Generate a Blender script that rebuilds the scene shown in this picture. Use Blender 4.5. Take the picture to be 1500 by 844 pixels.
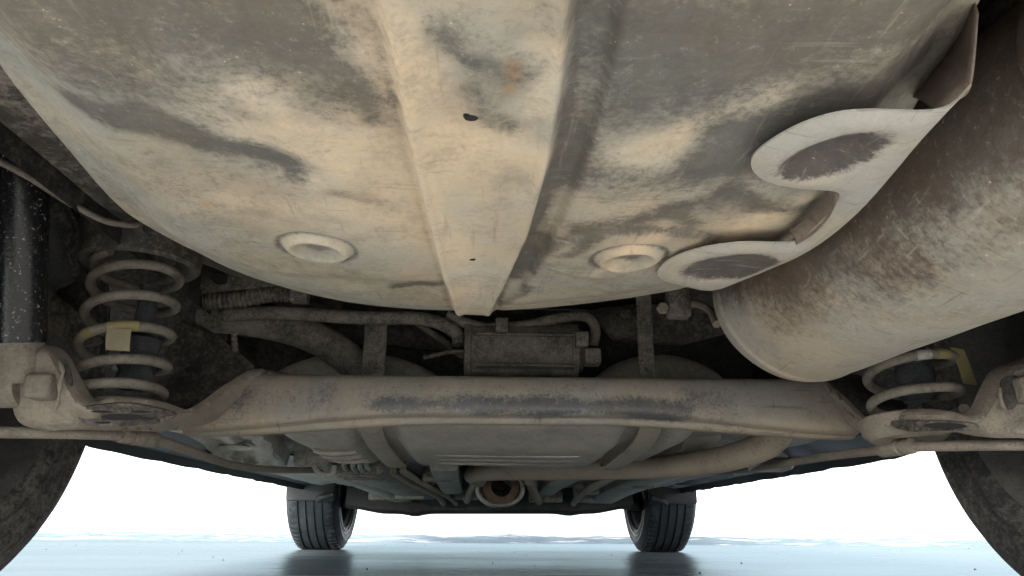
import bpy, bmesh, math, random
from mathutils import Vector, Matrix, noise
from mathutils.geometry import delaunay_2d_cdt

random.seed(7)
scene = bpy.context.scene
for o in list(bpy.data.objects):
    bpy.data.objects.remove(o)
COL = scene.collection

# ------------------------------------------------------------------ camera
FPX = 1083.0                                    # focal length in photo pixels (1500 wide)
CAM = Vector((-0.038, 0.0, 0.10))
PITCH, YAW, ROLL = math.radians(17.81), math.radians(2.0), math.radians(0.46)
RM = Matrix.Rotation(-YAW, 3, 'Z') @ Matrix.Rotation(math.pi / 2 + PITCH, 3, 'X') @ Matrix.Rotation(ROLL, 3, 'Z')
cd = bpy.data.cameras.new('camera')
cam = bpy.data.objects.new('camera', cd)
COL.objects.link(cam)
cam.matrix_world = Matrix.Translation(CAM) @ RM.to_4x4()
cd.sensor_width = 36.0
cd.lens = FPX / 1500 * 36
cd.clip_start = 0.01
cd.clip_end = 2000
scene.camera = cam

# ------------------------------------------------------------------ world, sun, exposure
SUN_EL, SUN_AZ = math.radians(26), math.radians(200)     # overcast, brighter towards the rear of the car
w = bpy.data.worlds.new('World')
scene.world = w
w.use_nodes = True
nt = w.node_tree
nt.nodes.clear()
sky = nt.nodes.new('ShaderNodeTexSky')
sky.sky_type = 'NISHITA'
sky.sun_disc = False
sky.sun_elevation = SUN_EL
sky.sun_rotation = SUN_AZ
sky.air_density = 1.0
sky.dust_density = 1.5
sky.ozone_density = 1.0
bg = nt.nodes.new('ShaderNodeBackground')
bg.inputs['Strength'].default_value = 0.10
wo = nt.nodes.new('ShaderNodeOutputWorld')
hs = nt.nodes.new('ShaderNodeHueSaturation')      # cloud cover: greyer than a clear sky
hs.inputs['Saturation'].default_value = 0.18
nt.links.new(sky.outputs[0], hs.inputs['Color'])
nt.links.new(hs.outputs[0], bg.inputs[0])
nt.links.new(bg.outputs[0], wo.inputs[0])
sd = bpy.data.lights.new('sun', 'SUN')
sd.energy = 1.5
sd.angle = math.radians(14)
sd.color = (1.0, 0.945, 0.85)
sun = bpy.data.objects.new('sun', sd)
COL.objects.link(sun)
_to = Vector((math.sin(SUN_AZ) * math.cos(SUN_EL), math.cos(SUN_AZ) * math.cos(SUN_EL), math.sin(SUN_EL)))
sun.rotation_euler = _to.to_track_quat('Z', 'Y').to_euler()
sun.location = _to * 20
vs = scene.view_settings
vs.view_transform = 'Standard'
vs.look = 'None'
vs.exposure = 2.6
vs.gamma = 1.0
vs.use_curve_mapping = False

# ------------------------------------------------------------------ helpers
def U(px, py, Y=None, Z=None, X=None):
    """A point of the place given by sight line and its real distance, height or offset."""
    d = RM @ Vector(((px - 750) / FPX, (422 - py) / FPX, -1.0))
    if Y is not None: t = (Y - CAM.y) / d.y
    elif Z is not None: t = (Z - CAM.z) / d.z
    else: t = (X - CAM.x) / d.x
    return CAM + d * t

def UV(pts):
    return [U(p[0], p[1], Y=p[2]) for p in pts]

def link(name, me, mat, parent=None, smooth=True):
    o = bpy.data.objects.new(name, me)
    COL.objects.link(o)
    if mat is not None: me.materials.append(mat)
    if smooth:
        me.polygons.foreach_set('use_smooth', [True] * len(me.polygons))
    if parent is not None:
        o.parent = parent
        base = parent
        off = Vector((0, 0, 0))
        while base is not None:
            off += base.location
            base = base.parent
        o.location = -off
    return o

def mesh(name, V, F):
    me = bpy.data.meshes.new(name)
    me.from_pydata([tuple(v) for v in V], [], F)
    me.update()
    return me

def part(name, V, F, mat, parent, smooth=True, auto=None):
    me = mesh(name, V, F)
    bm = bmesh.new(); bm.from_mesh(me)
    bmesh.ops.recalc_face_normals(bm, faces=bm.faces)
    bm.to_mesh(me); bm.free()
    o = link(name, me, mat, parent, smooth)
    if auto: sharp(me, auto)
    return o

def sharp(me, deg):
    bm = bmesh.new(); bm.from_mesh(me)
    a = math.radians(deg)
    for e in bm.edges:
        e.smooth = not (len(e.link_faces) == 2 and e.calc_face_angle(0) > a)
    bm.to_mesh(me); bm.free()

def empty(name, loc, parent=None):
    o = bpy.data.objects.new(name, None)
    COL.objects.link(o)
    o.location = loc
    o.empty_display_size = 0.1
    if parent is not None:
        o.parent = parent
        o.location = Vector(loc) - parent.location
    return o

def catmull(P, n=8):
    P = [Vector(p) for p in P]
    out = []
    for i in range(len(P) - 1):
        p0 = P[max(i - 1, 0)]; p1 = P[i]; p2 = P[i + 1]; p3 = P[min(i + 2, len(P) - 1)]
        for k in range(n):
            t = k / n
            out.append(0.5 * ((2 * p1) + (p2 - p0) * t + (2 * p0 - 5 * p1 + 4 * p2 - p3) * t * t + (3 * p1 - p0 - 3 * p2 + p3) * t ** 3))
    out.append(P[-1])
    return out

def tube_geo(path, r, n=12, base=0):
    """r: number or function of t in 0..1; returns verts and faces of a capped tube"""
    V, F = [], []
    m = len(path)
    up = Vector((0.13, 0.21, 0.97))
    for i, p in enumerate(path):
        a = path[max(i - 1, 0)]; b = path[min(i + 1, m - 1)]
        t = (b - a).normalized()
        s = t.cross(up)
        if s.length < 1e-3: s = t.cross(Vector((1, 0, 0)))
        s.normalize(); q = s.cross(t); up = q
        rr = r(i / (m - 1)) if callable(r) else r
        for k in range(n):
            th = 2 * math.pi * k / n
            V.append(p + s * math.cos(th) * rr + q * math.sin(th) * rr)
    for i in range(m - 1):
        for k in range(n):
            k2 = (k + 1) % n
            F.append((base + i * n + k, base + i * n + k2, base + (i + 1) * n + k2, base + (i + 1) * n + k))
    F.append(tuple(base + k for k in range(n)))
    F.append(tuple(base + (m - 1) * n + k for k in range(n - 1, -1, -1)))
    return V, F

def tube(name, pts, r, mat, parent, n=12, res=8, smooth=True):
    path = catmull(pts, res) if res > 1 else [Vector(p) for p in pts]
    V, F = tube_geo(path, r, n)
    return part(name, V, F, mat, parent, smooth, 50)

def join(lst):
    V, F = [], []
    for v, f in lst:
        b = len(V)
        V += v
        F += [tuple(i + b for i in q) for q in f]
    return V, F

def lathe_geo(prof, org, axis, n=48, squash=None, cap=False):
    """prof: (radius, along) pairs; axis a vector"""
    ax = Vector(axis).normalized()
    u = ax.cross(Vector((0, 0, 1)))
    if u.length < 1e-3: u = Vector((1, 0, 0))
    u.normalize(); v = u.cross(ax)
    su, sv = squash or (1, 1)
    V, F = [], []
    for r, h in prof:
        for k in range(n):
            th = 2 * math.pi * k / n
            V.append(Vector(org) + ax * h + u * (math.cos(th) * r * su) + v * (math.sin(th) * r * sv))
    for i in range(len(prof) - 1):
        for k in range(n):
            k2 = (k + 1) % n
            F.append((i * n + k, i * n + k2, (i + 1) * n + k2, (i + 1) * n + k))
    if cap:
        F.append(tuple(range(n)))
        F.append(tuple((len(prof) - 1) * n + k for k in range(n)))
    return V, F

def lathe(name, prof, org, axis, mat, parent, n=48, squash=None, cap=False, auto=40):
    V, F = lathe_geo(prof, org, axis, n, squash, cap)
    return part(name, V, F, mat, parent, True, auto)

def loft_geo(secs, closed=True, cap=True):
    V, F = [], []
    n = len(secs[0])
    for s in secs: V += [Vector(p) for p in s]
    for i in range(len(secs) - 1):
        for k in range(n if closed else n - 1):
            k2 = (k + 1) % n
            F.append((i * n + k, i * n + k2, (i + 1) * n + k2, (i + 1) * n + k))
    if cap and closed:
        F.append(tuple(range(n)))
        F.append(tuple((len(secs) - 1) * n + k for k in range(n)))
    return V, F

def loft(name, secs, mat, parent, closed=True, cap=True, auto=40):
    V, F = loft_geo(secs, closed, cap)
    return part(name, V, F, mat, parent, True, auto)

def box(name, x0, x1, y0, y1, z0, z1, mat, parent, bev=0.004, seg=2):
    me = bpy.data.meshes.new(name)
    bm = bmesh.new()
    bmesh.ops.create_cube(bm, size=1)
    for v in bm.verts:
        v.co = Vector(((x0 + x1) / 2 + v.co.x * (x1 - x0), (y0 + y1) / 2 + v.co.y * (y1 - y0), (z0 + z1) / 2 + v.co.z * (z1 - z0)))
    if bev:
        bmesh.ops.bevel(bm, geom=list(bm.edges), offset=bev, segments=seg, affect='EDGES', profile=0.5)
    bm.to_mesh(me); bm.free()
    o = link(name, me, mat, parent)
    sharp(me, 35)
    return o

def sst(a, b, x):
    if a == b: return 1.0 if x > a else 0.0
    t = min(max((x - a) / (b - a), 0), 1)
    return t * t * (3 - 2 * t)

def seg_dist(p, a, b):
    ab = b - a
    t = max(0, min(1, (p - a).dot(ab) / max(ab.length_squared, 1e-12)))
    return (p - a - ab * t).length

def smooth2(poly, n=4):
    """closed Catmull-Rom through 2-D/3-D tuples"""
    out = []
    m = len(poly)
    for i in range(m):
        p0, p1, p2, p3 = [Vector(poly[(i + k - 1) % m]) for k in range(4)]
        for k in range(n):
            t = k / n
            out.append(0.5 * ((2 * p1) + (p2 - p0) * t + (2 * p0 - 5 * p1 + 4 * p2 - p3) * t * t + (3 * p1 - p0 - 3 * p2 + p3) * t ** 3))
    return out

def inside(p, poly):
    c = False
    j = len(poly) - 1
    for i in range(len(poly)):
        a, b = poly[i], poly[j]
        if (a.y > p.y) != (b.y > p.y) and p.x < (b.x - a.x) * (p.y - a.y) / (b.y - a.y) + a.x:
            c = not c
        j = i
    return c

def relief(name, outline, step, fmap, thick, mat, parent, auto=45):
    """A pressed sheet: outline is a list of 2-D points, fmap(p, edge distance) gives the world point,
    thick is the world vector to the sheet's back."""
    poly = [Vector((p[0], p[1])) for p in outline]
    pts = list(poly)
    xs = [p.x for p in poly]; ys = [p.y for p in poly]
    y = min(ys) + step * 0.5
    row = 0
    while y < max(ys):
        x = min(xs) + step * (0.5 if row % 2 else 0.25)
        while x < max(xs):
            q = Vector((x, y))
            if inside(q, poly):
                d = min(seg_dist(q, poly[i], poly[(i + 1) % len(poly)]) for i in range(len(poly)))
                if d > step * 0.45: pts.append(q)
            x += step
        y += step * 0.9; row += 1
    n = len(poly)
    r = delaunay_2d_cdt(pts, [(i, (i + 1) % n) for i in range(n)], [], 1, 1e-6)
    vs2, fs, orig = r[0], r[2], r[3]
    fr = []
    for q in vs2:
        d = min(seg_dist(q, poly[i], poly[(i + 1) % n]) for i in range(n))
        fr.append(fmap(q, d))
    V = list(fr) + [p + thick for p in fr]
    N = len(fr)
    F = [tuple(f) for f in fs] + [tuple(i + N for i in reversed(f)) for f in fs]
    cnt = {}
    for f in fs:
        for i in range(len(f)):
            a, b = f[i], f[(i + 1) % len(f)]
            cnt[(a, b)] = cnt.get((a, b), 0) + 1
    for (a, b) in list(cnt):
        if (b, a) not in cnt:
            F.append((b, a, a + N, b + N))
    return part(name, V, F, mat, parent, True, auto)

def idw(pts):
    """interpolates the third value of (x, y, value) points"""
    def f(q):
        s = ws = 0
        for p in pts:
            d2 = (q.x - p[0]) ** 2 + (q.y - p[1]) ** 2 + 1e-3
            k = 1 / d2 ** 1.5
            s += k * p[2]; ws += k
        return s / ws
    return f

def plate(name, pts3, step, thick, mat, parent, puff=0.0, edge=12, n=3, auto=45, wob=0.0):
    """pressed plate through sight-line points with real distances (px, py, Y)"""
    sm = smooth2(pts3, n) if n > 1 else [Vector(p) for p in pts3]
    Yf = idw([(p[0], p[1], p[2]) for p in sm])
    def fm(q, d):
        Y = Yf(q) - puff * sst(0, edge, d)
        p = U(q.x, q.y, Y=Y)
        if wob: p = p + Vector((0, noise.noise(p * 30) * wob, noise.noise(p * 30 + Vector((5, 5, 5))) * wob * 0.4))
        return p
    return relief(name, [(p[0], p[1]) for p in sm], step, fm, Vector(thick), mat, parent, auto)

# ------------------------------------------------------------------ materials
def nodes(name):
    m = bpy.data.materials.new(name)
    m.use_nodes = True
    t = m.node_tree
    b = t.nodes['Principled BSDF']
    return m, t, b

def mix(t, fac, a, b, mode='MIX'):
    n = t.nodes.new('ShaderNodeMix')
    n.data_type = 'RGBA'
    n.blend_type = mode
    for sock, val in ((n.inputs[0], fac), (n.inputs[6], a), (n.inputs[7], b)):
        if hasattr(val, 'is_output'): t.links.new(val, sock)
        elif isinstance(val, (int, float)): sock.default_value = val
        else: sock.default_value = (*val, 1)
    return n.outputs[2]

def math_(t, op, a, b=None, clamp=False):
    n = t.nodes.new('ShaderNodeMath')
    n.operation = op
    n.use_clamp = clamp
    for i, val in enumerate((a, b)):
        if val is None: continue
        if hasattr(val, 'is_output'): t.links.new(val, n.inputs[i])
        else: n.inputs[i].default_value = val
    return n.outputs[0]

def tex_noise(t, vec, scale, detail=6, rough=0.6, dist=0.0):
    n = t.nodes.new('ShaderNodeTexNoise')
    n.inputs['Scale'].default_value = scale
    n.inputs['Detail'].default_value = detail
    n.inputs['Roughness'].default_value = rough
    n.inputs['Distortion'].default_value = dist
    t.links.new(vec, n.inputs['Vector'])
    return n.outputs[0]

def ramp(t, v, lo, hi):
    n = t.nodes.new('ShaderNodeMapRange')
    n.inputs[1].default_value = lo
    n.inputs[2].default_value = hi
    n.interpolation_type = 'SMOOTHSTEP'
    t.links.new(v, n.inputs[0])
    return n.outputs[0]

def vmap(t, scale=(1, 1, 1), rot=(0, 0, 0)):
    tc = t.nodes.new('ShaderNodeTexCoord')
    mp = t.nodes.new('ShaderNodeMapping')
    mp.inputs['Scale'].default_value = scale
    mp.inputs['Rotation'].default_value = rot
    t.links.new(tc.outputs['Object'], mp.inputs[0])
    return mp.outputs[0]

def attr(t, name):
    a = t.nodes.new('ShaderNodeAttribute')
    a.attribute_name = name
    return a

def dirty(name, dust, bare, amount=0.5, soft=0.12, scale=9, rough=0.85, bare_rough=0.55, metal=0.0,
          bump=0.25, fine=260, speck=(0.62, 0.54, 0.42), speck_amt=0.0, stretch=(1, 1, 1), use_attr=False, warm=None, stain=0.0, scratch=0.0, rust=False, drift=0.0):
    """dust lying over a bare surface; amount = share of dust"""
    m, t, b = nodes(name)
    v = vmap(t, stretch)
    n1 = tex_noise(t, v, scale, 5, 0.6)
    n7 = tex_noise(t, v, scale * 22, 3, 0.75)
    n2 = tex_noise(t, v, scale * 0.28, 3, 0.5)
    n3 = tex_noise(t, v, fine, 3, 0.7)
    n4 = tex_noise(t, v, scale * 5.5, 4, 0.7)
    f = math_(t, 'ADD', math_(t, 'ADD', math_(t, 'MULTIPLY', n1, 0.36), math_(t, 'MULTIPLY', n4, 0.30)), math_(t, 'MULTIPLY', n7, 0.34))
    if use_attr:
        a = attr(t, 'bare')
        f = math_(t, 'SUBTRACT', f, math_(t, 'MULTIPLY', a.outputs['Fac'], 0.34))
    mask = ramp(t, f, 0.5 - (amount - 0.5) * 0.45 - soft * 0.6, 0.5 - (amount - 0.5) * 0.45 + soft * 0.6)
    d2 = mix(t, n2, tuple(c * 0.78 for c in dust), tuple(min(1, c * 1.16) for c in dust))
    if warm is not None:
        if use_attr:
            d2 = mix(t, attr(t, 'warm').outputs['Fac'], d2, warm)
        else:
            d2 = mix(t, ramp(t, n2, 0.45, 0.7), d2, warm)
    br = mix(t, n4, tuple(c * 0.6 for c in bare), tuple(min(1, c * 1.4) for c in bare))
    c = mix(t, mask, br, d2)
    if stain:
        n5 = math_(t, 'ADD', math_(t, 'MULTIPLY', tex_noise(t, v, scale * 2.6, 5, 0.72), 0.65), math_(t, 'MULTIPLY', n7, 0.35))
        c = mix(t, math_(t, 'MULTIPLY', ramp(t, n5, 0.46, 0.66), stain), c, mix(t, n1, tuple(k * 0.42 for k in dust), tuple(k * 0.62 for k in dust)))
        n6 = tex_noise(t, v, scale * 16, 3, 0.75)
        c = mix(t, math_(t, 'MULTIPLY', ramp(t, n6, 0.57, 0.75), stain * 0.7), c, tuple(min(1, k * 1.35) for k in dust))
    if drift:
        nh = tex_noise(t, v, scale * 0.9, 4, 0.6)
        c = mix(t, drift, c, mix(t, ramp(t, nh, 0.38, 0.62), (0.80, 0.93, 1.02), (1.22, 1.03, 0.80)), 'MULTIPLY')
    if scratch:
        for ang, st in ((0.35, (60, 3.2, 20)), (-0.55, (3.0, 55, 20))):
            ns = tex_noise(t, vmap(t, st, (0, 0, ang)), 3.2, 3, 0.6)
            c = mix(t, math_(t, 'MULTIPLY', ramp(t, ns, 0.62, 0.74), scratch), c, tuple(min(1, k * 1.3) for k in dust))
            c = mix(t, math_(t, 'MULTIPLY', ramp(t, ns, 0.38, 0.28), scratch), c, tuple(k * 0.8 for k in bare))
    if rust:
        c = mix(t, math_(t, 'MULTIPLY', attr(t, 'rust').outputs['Fac'], ramp(t, n4, 0.4, 0.6)), c, (0.30, 0.15, 0.055))
    if speck_amt:
        sp = ramp(t, math_(t, 'ADD', math_(t, 'MULTIPLY', tex_noise(t, v, fine * 1.1, 4, 0.65), 0.7), math_(t, 'MULTIPLY', n4, 0.3)), 0.66 - speck_amt * 0.12, 0.72 - speck_amt * 0.08)
        c = mix(t, math_(t, 'MULTIPLY', sp, 0.55), c, speck)
    c = mix(t, 0.5, c, mix(t, n3, (0.72, 0.72, 0.72), (1.2, 1.2, 1.2)), 'MULTIPLY')
    t.links.new(c, b.inputs['Base Color'])
    rr = t.nodes.new('ShaderNodeMapRange')
    rr.inputs[3].default_value = bare_rough
    rr.inputs[4].default_value = rough
    t.links.new(mask, rr.inputs[0])
    t.links.new(rr.outputs[0], b.inputs['Roughness'])
    if metal:
        t.links.new(math_(t, 'MULTIPLY', math_(t, 'SUBTRACT', 1.0, mask), metal), b.inputs['Metallic'])
    b.inputs['Specular IOR Level'].default_value = 0.35
    h = math_(t, 'ADD', math_(t, 'MULTIPLY', mask, 0.5), math_(t, 'ADD', math_(t, 'MULTIPLY', n3, 0.5), math_(t, 'MULTIPLY', n4, 0.5)))
    bp = t.nodes.new('ShaderNodeBump')
    bp.inputs['Strength'].default_value = bump
    bp.inputs['Distance'].default_value = 0.003
    t.links.new(h, bp.inputs['Height'])
    t.links.new(bp.outputs[0], b.inputs['Normal'])
    return m

def plain(name, col, rough=0.6, metal=0.0):
    m, t, b = nodes(name)
    v = vmap(t)
    n = tex_noise(t, v, 60, 5, 0.6)
    t.links.new(mix(t, n, tuple(c * 0.7 for c in col), tuple(min(1, c * 1.3) for c in col)), b.inputs['Base Color'])
    b.inputs['Roughness'].default_value = rough
    b.inputs['Metallic'].default_value = metal
    return m

M = {}
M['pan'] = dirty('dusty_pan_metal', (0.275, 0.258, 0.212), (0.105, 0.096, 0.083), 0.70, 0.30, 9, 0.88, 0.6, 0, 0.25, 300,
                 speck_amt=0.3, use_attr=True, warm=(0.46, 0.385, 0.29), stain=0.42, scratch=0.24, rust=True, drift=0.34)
M['floor'] = dirty('dusty_floor_metal', (0.31, 0.29, 0.245), (0.10, 0.094, 0.084), 0.5, 0.18, 7)
M['rail'] = dirty('grimy_rail_metal', (0.15, 0.132, 0.108), (0.036, 0.033, 0.03), 0.45, 0.16, 8, bump=0.35)
M['beam'] = dirty('dusty_beam_metal', (0.215, 0.20, 0.172), (0.055, 0.056, 0.06), 0.80, 0.22, 12, 0.88, 0.45, 0, 0.3, 240,
                  use_attr=True, warm=(0.255, 0.22, 0.17), stain=0.35, scratch=0.4, drift=0.25)
M['arm'] = dirty('dusty_arm_metal', (0.215, 0.188, 0.15), (0.055, 0.048, 0.042), 0.70, 0.32, 14, bump=0.5, stain=0.4)
M['spring'] = dirty('dusty_spring_steel', (0.19, 0.17, 0.138), (0.055, 0.05, 0.045), 0.6, 0.2, 26, bump=0.35, stain=0.4)
M['muffler'] = dirty('dusty_muffler_steel', (0.25, 0.228, 0.19), (0.098, 0.075, 0.06), 0.55, 0.28, 8, 0.85, 0.5, 0.25, 0.3, 220,
                     speck_amt=0.35, stretch=(1, 1.1, 1), use_attr=True, stain=0.5, scratch=0.4, drift=0.35)
M['shield'] = dirty('dull_aluminium', (0.335, 0.312, 0.272), (0.07, 0.062, 0.058), 0.85, 0.20, 14, 0.6, 0.45, 0.2, 0.2, 300, stain=0.3, scratch=0.35, drift=0.3,
                    speck_amt=0.3, use_attr=True)
M['shield_back'] = dirty('shaded_brown_aluminium', (0.18, 0.14, 0.11), (0.10, 0.078, 0.062), 0.5, 0.2, 12, bump=0.1)  # brown inner faces, with their shade mixed into a darker colour
M['tank'] = dirty('dusty_grey_plastic', (0.385, 0.365, 0.315), (0.20, 0.195, 0.18), 0.6, 0.3, 7, 0.7, 0.5, 0, 0.12, 200, warm=(0.43, 0.395, 0.33), stain=0.25)
M['tank_top'] = dirty('dusty_brown_plastic', (0.30, 0.275, 0.225), (0.13, 0.115, 0.095), 0.6, 0.3, 6, bump=0.08)
M['pipe'] = dirty('dusty_exhaust_steel', (0.31, 0.26, 0.20), (0.12, 0.095, 0.075), 0.75, 0.2, 10, bump=0.2)
M['black'] = dirty('grimy_black_plastic', (0.19, 0.17, 0.14), (0.02, 0.02, 0.021), 0.55, 0.2, 22, 0.85, 0.5, 0, 0.4, 260, speck_amt=0.4)
M['shock'] = dirty('speckled_black_paint', (0.14, 0.125, 0.105), (0.010, 0.010, 0.011), 0.12, 0.08, 16, 0.8, 0.25, 0, 0.2, 260,
                   speck=(0.5, 0.47, 0.42), speck_amt=0.75)
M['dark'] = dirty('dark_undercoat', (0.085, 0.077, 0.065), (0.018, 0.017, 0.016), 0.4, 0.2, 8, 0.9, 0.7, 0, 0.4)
M['sill'] = dirty('dark_sill_metal', (0.06, 0.058, 0.055), (0.02, 0.02, 0.021), 0.4, 0.2, 6, 0.75, 0.5)
M['bumpstop'] = dirty('blue_grey_rubber', (0.075, 0.08, 0.082), (0.025, 0.028, 0.031), 0.5, 0.15, 60, bump=0.6)
M['tag'] = dirty('dusty_paper_tag', (0.22, 0.195, 0.125), (0.17, 0.145, 0.09), 0.6, 0.2, 40, bump=0.1)
M['yellow'] = dirty('yellow_paint_mark', (0.22, 0.19, 0.085), (0.15, 0.13, 0.08), 0.75, 0.15, 90, bump=0.1)
M['white'] = dirty('white_paint_mark', (0.36, 0.35, 0.32), (0.22, 0.20, 0.17), 0.5, 0.15, 120, bump=0.1)
M['clip'] = dirty('pale_zinc', (0.32, 0.30, 0.26), (0.12, 0.11, 0.10), 0.6, 0.2, 80, bump=0.1)
M['rust'] = dirty('rusty_cast_iron', (0.16, 0.10, 0.065), (0.07, 0.042, 0.028), 0.5, 0.2, 40, bump=0.5)
M['grey'] = dirty('grey_painted_floor', (0.38, 0.37, 0.33), (0.17, 0.165, 0.15), 0.6, 0.2, 6, bump=0.15)
M['rim'] = dirty('dirty_alloy', (0.09, 0.088, 0.082), (0.04, 0.04, 0.04), 0.5, 0.2, 20, bump=0.2)
M['tyre'] = dirty('dusty_tyre_rubber', (0.14, 0.13, 0.115), (0.026, 0.026, 0.027), 0.45, 0.2, 7, 0.9, 0.75, 0, 0.35, 260)
M['tyre_wet'] = dirty('damp_tyre_rubber', (0.045, 0.05, 0.055), (0.014, 0.016, 0.018), 0.4, 0.2, 9, 0.7, 0.42, 0, 0.3, 260)
M['body'] = plain('dark_body_paint', (0.05, 0.05, 0.055), 0.35)
M['void'] = plain('open_hole', (0.006, 0.006, 0.006), 0.95)

def ice_material():
    m, t, b = nodes('wet_ice')
    v = vmap(t, (0.5, 1.6, 1))
    v2 = vmap(t)
    n1 = tex_noise(t, v, 1.6, 7, 0.6, 0.6)
    n2 = tex_noise(t, v2, 14, 6, 0.65)
    n3 = tex_noise(t, v2, 90, 3, 0.6)
    sep = t.nodes.new('ShaderNodeSeparateXYZ')
    t.links.new(v2, sep.inputs[0])
    # wet glare ice in view; paler ground out of view added to bounce light
    wob = math_(t, 'ADD', sep.outputs[1], math_(t, 'MULTIPLY', tex_noise(t, v2, 1.3, 5, 0.6), 0.9))
    wet = math_(t, 'MULTIPLY', ramp(t, wob, 1.8, 2.05), ramp(t, wob, 5.6, 5.0))
    wetc = mix(t, ramp(t, n1, 0.35, 0.65), (0.115, 0.138, 0.148), (0.165, 0.19, 0.20))
    pale_bounce = mix(t, n1, (0.50, 0.50, 0.49), (0.66, 0.66, 0.65))
    c = mix(t, wet, pale_bounce, wetc)
    c = mix(t, math_(t, 'MULTIPLY', ramp(t, n2, 0.60, 0.74), 0.4), c, (0.22, 0.27, 0.285))
    c = mix(t, ramp(t, n3, 0.71, 0.76), c, (0.10, 0.11, 0.11))
    t.links.new(c, b.inputs['Base Color'])
    r = t.nodes.new('ShaderNodeMapRange')
    r.inputs[3].default_value = 0.12; r.inputs[4].default_value = 0.40
    b.inputs['Specular IOR Level'].default_value = 0.0
    gl = t.nodes.new('ShaderNodeBsdfGlossy')
    gl.inputs['Color'].default_value = (0.39, 0.49, 0.535, 1)
    t.links.new(r.outputs[0], gl.inputs['Roughness'])
    mx = t.nodes.new('ShaderNodeMixShader')
    t.links.new(math_(t, 'MULTIPLY', math_(t, 'ADD', wet, 0.1), 0.42), mx.inputs[0])
    t.links.new(n1, r.inputs[0])
    t.links.new(r.outputs[0], b.inputs['Roughness'])
    bp = t.nodes.new('ShaderNodeBump')
    bp.inputs['Strength'].default_value = 0.25
    bp.inputs['Distance'].default_value = 0.01
    t.links.new(math_(t, 'ADD', n2, math_(t, 'MULTIPLY', n1, 1.5)), bp.inputs['Height'])
    t.links.new(bp.outputs[0], b.inputs['Normal'])
    t.links.new(bp.outputs[0], gl.inputs['Normal'])
    t.links.new(b.outputs[0], mx.inputs[1])
    t.links.new(gl.outputs[0], mx.inputs[2])
    t.links.new(mx.outputs[0], t.nodes['Material Output'].inputs['Surface'])
    return m

def snow_material():
    m, t, b = nodes('snow')
    v = vmap(t)
    n1 = tex_noise(t, v, 3.0, 8, 0.65)
    c = mix(t, n1, (0.72, 0.76, 0.80), (0.86, 0.88, 0.90))
    # grey-blue shade painted into the snow's near edge by the ploughed strip
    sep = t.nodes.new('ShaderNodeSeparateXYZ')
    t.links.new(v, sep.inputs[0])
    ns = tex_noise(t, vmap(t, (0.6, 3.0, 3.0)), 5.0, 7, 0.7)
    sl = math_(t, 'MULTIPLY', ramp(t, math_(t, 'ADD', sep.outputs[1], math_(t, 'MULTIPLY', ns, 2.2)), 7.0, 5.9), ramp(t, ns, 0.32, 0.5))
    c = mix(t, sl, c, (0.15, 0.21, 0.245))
    t.links.new(c, b.inputs['Base Color'])
    b.inputs['Roughness'].default_value = 0.8
    bp = t.nodes.new('ShaderNodeBump')
    bp.inputs['Strength'].default_value = 0.6
    bp.inputs['Distance'].default_value = 0.03
    t.links.new(tex_noise(t, v, 9, 6, 0.6), bp.inputs['Height'])
    t.links.new(bp.outputs[0], b.inputs['Normal'])
    return m

# ------------------------------------------------------------------ ground and snow
g = part('ground', [(-400, -60, 0), (400, -60, 0), (400, 900, 0), (-400, 900, 0)], [(0, 1, 2, 3)], ice_material(), None, False)
g['kind'] = 'structure'; g['label'] = 'wet icy ground under and around the car'; g['category'] = 'ground'

def snow_sheet():
    xs = [-380 + 0 for _ in range(1)]
    xs = []
    x = -14.0
    while x < 14.01:
        xs.append(x); x += 0.07
    xs = [-380, -120, -50, -25] + xs + [25, 50, 120, 380]
    ys = []
    y = 4.15
    while y < 9: ys.append(y); y += 0.06 if y < 6 else 0.2
    ys += [10, 12, 15, 20, 30, 50, 90, 160, 300, 600, 890]
    V, F = [], []
    for yy in ys:
        for xx in xs:
            p = Vector((xx, yy, 0))
            e = 4.42 + 0.16 * noise.noise(Vector((xx * 0.9, 0, 3))) + 0.06 * noise.noise(Vector((xx * 4, 2, 0)))
            rise = sst(e, e + 0.5, yy)
            h = -0.02 + rise * (0.055 + 0.013 * noise.fractal(p * 2.4, 0.9, 2.1, 4)) + 0.03 * sst(5.2, 9, yy) * (1 + noise.noise(p * 0.7))
            h += 0.011 * noise.fractal(p * 9, 0.9, 2, 3) * rise * (1 - sst(6, 9, yy))
            h += 0.012 * max(0, yy - 9)
            V.append((xx, yy, h))
    n = len(xs)
    for j in range(len(ys) - 1):
        for i in range(n - 1):
            F.append((j * n + i, j * n + i + 1, (j + 1) * n + i + 1, (j + 1) * n + i))
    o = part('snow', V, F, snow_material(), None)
    o['kind'] = 'structure'; o['label'] = 'low ridge of ploughed snow and snowfield ahead of the car'; o['category'] = 'snow'
snow_sheet()

# ------------------------------------------------------------------ the car
car = empty('car', (0, 2.05, 0))
car['label'] = 'dust-covered underside of a car seen from behind, with muffler, rear axle and four wheels'
car['category'] = 'car'

RA, FA = 0.82, 3.27                # rear and front axle
WX = 0.705                         # wheel centre

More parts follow.
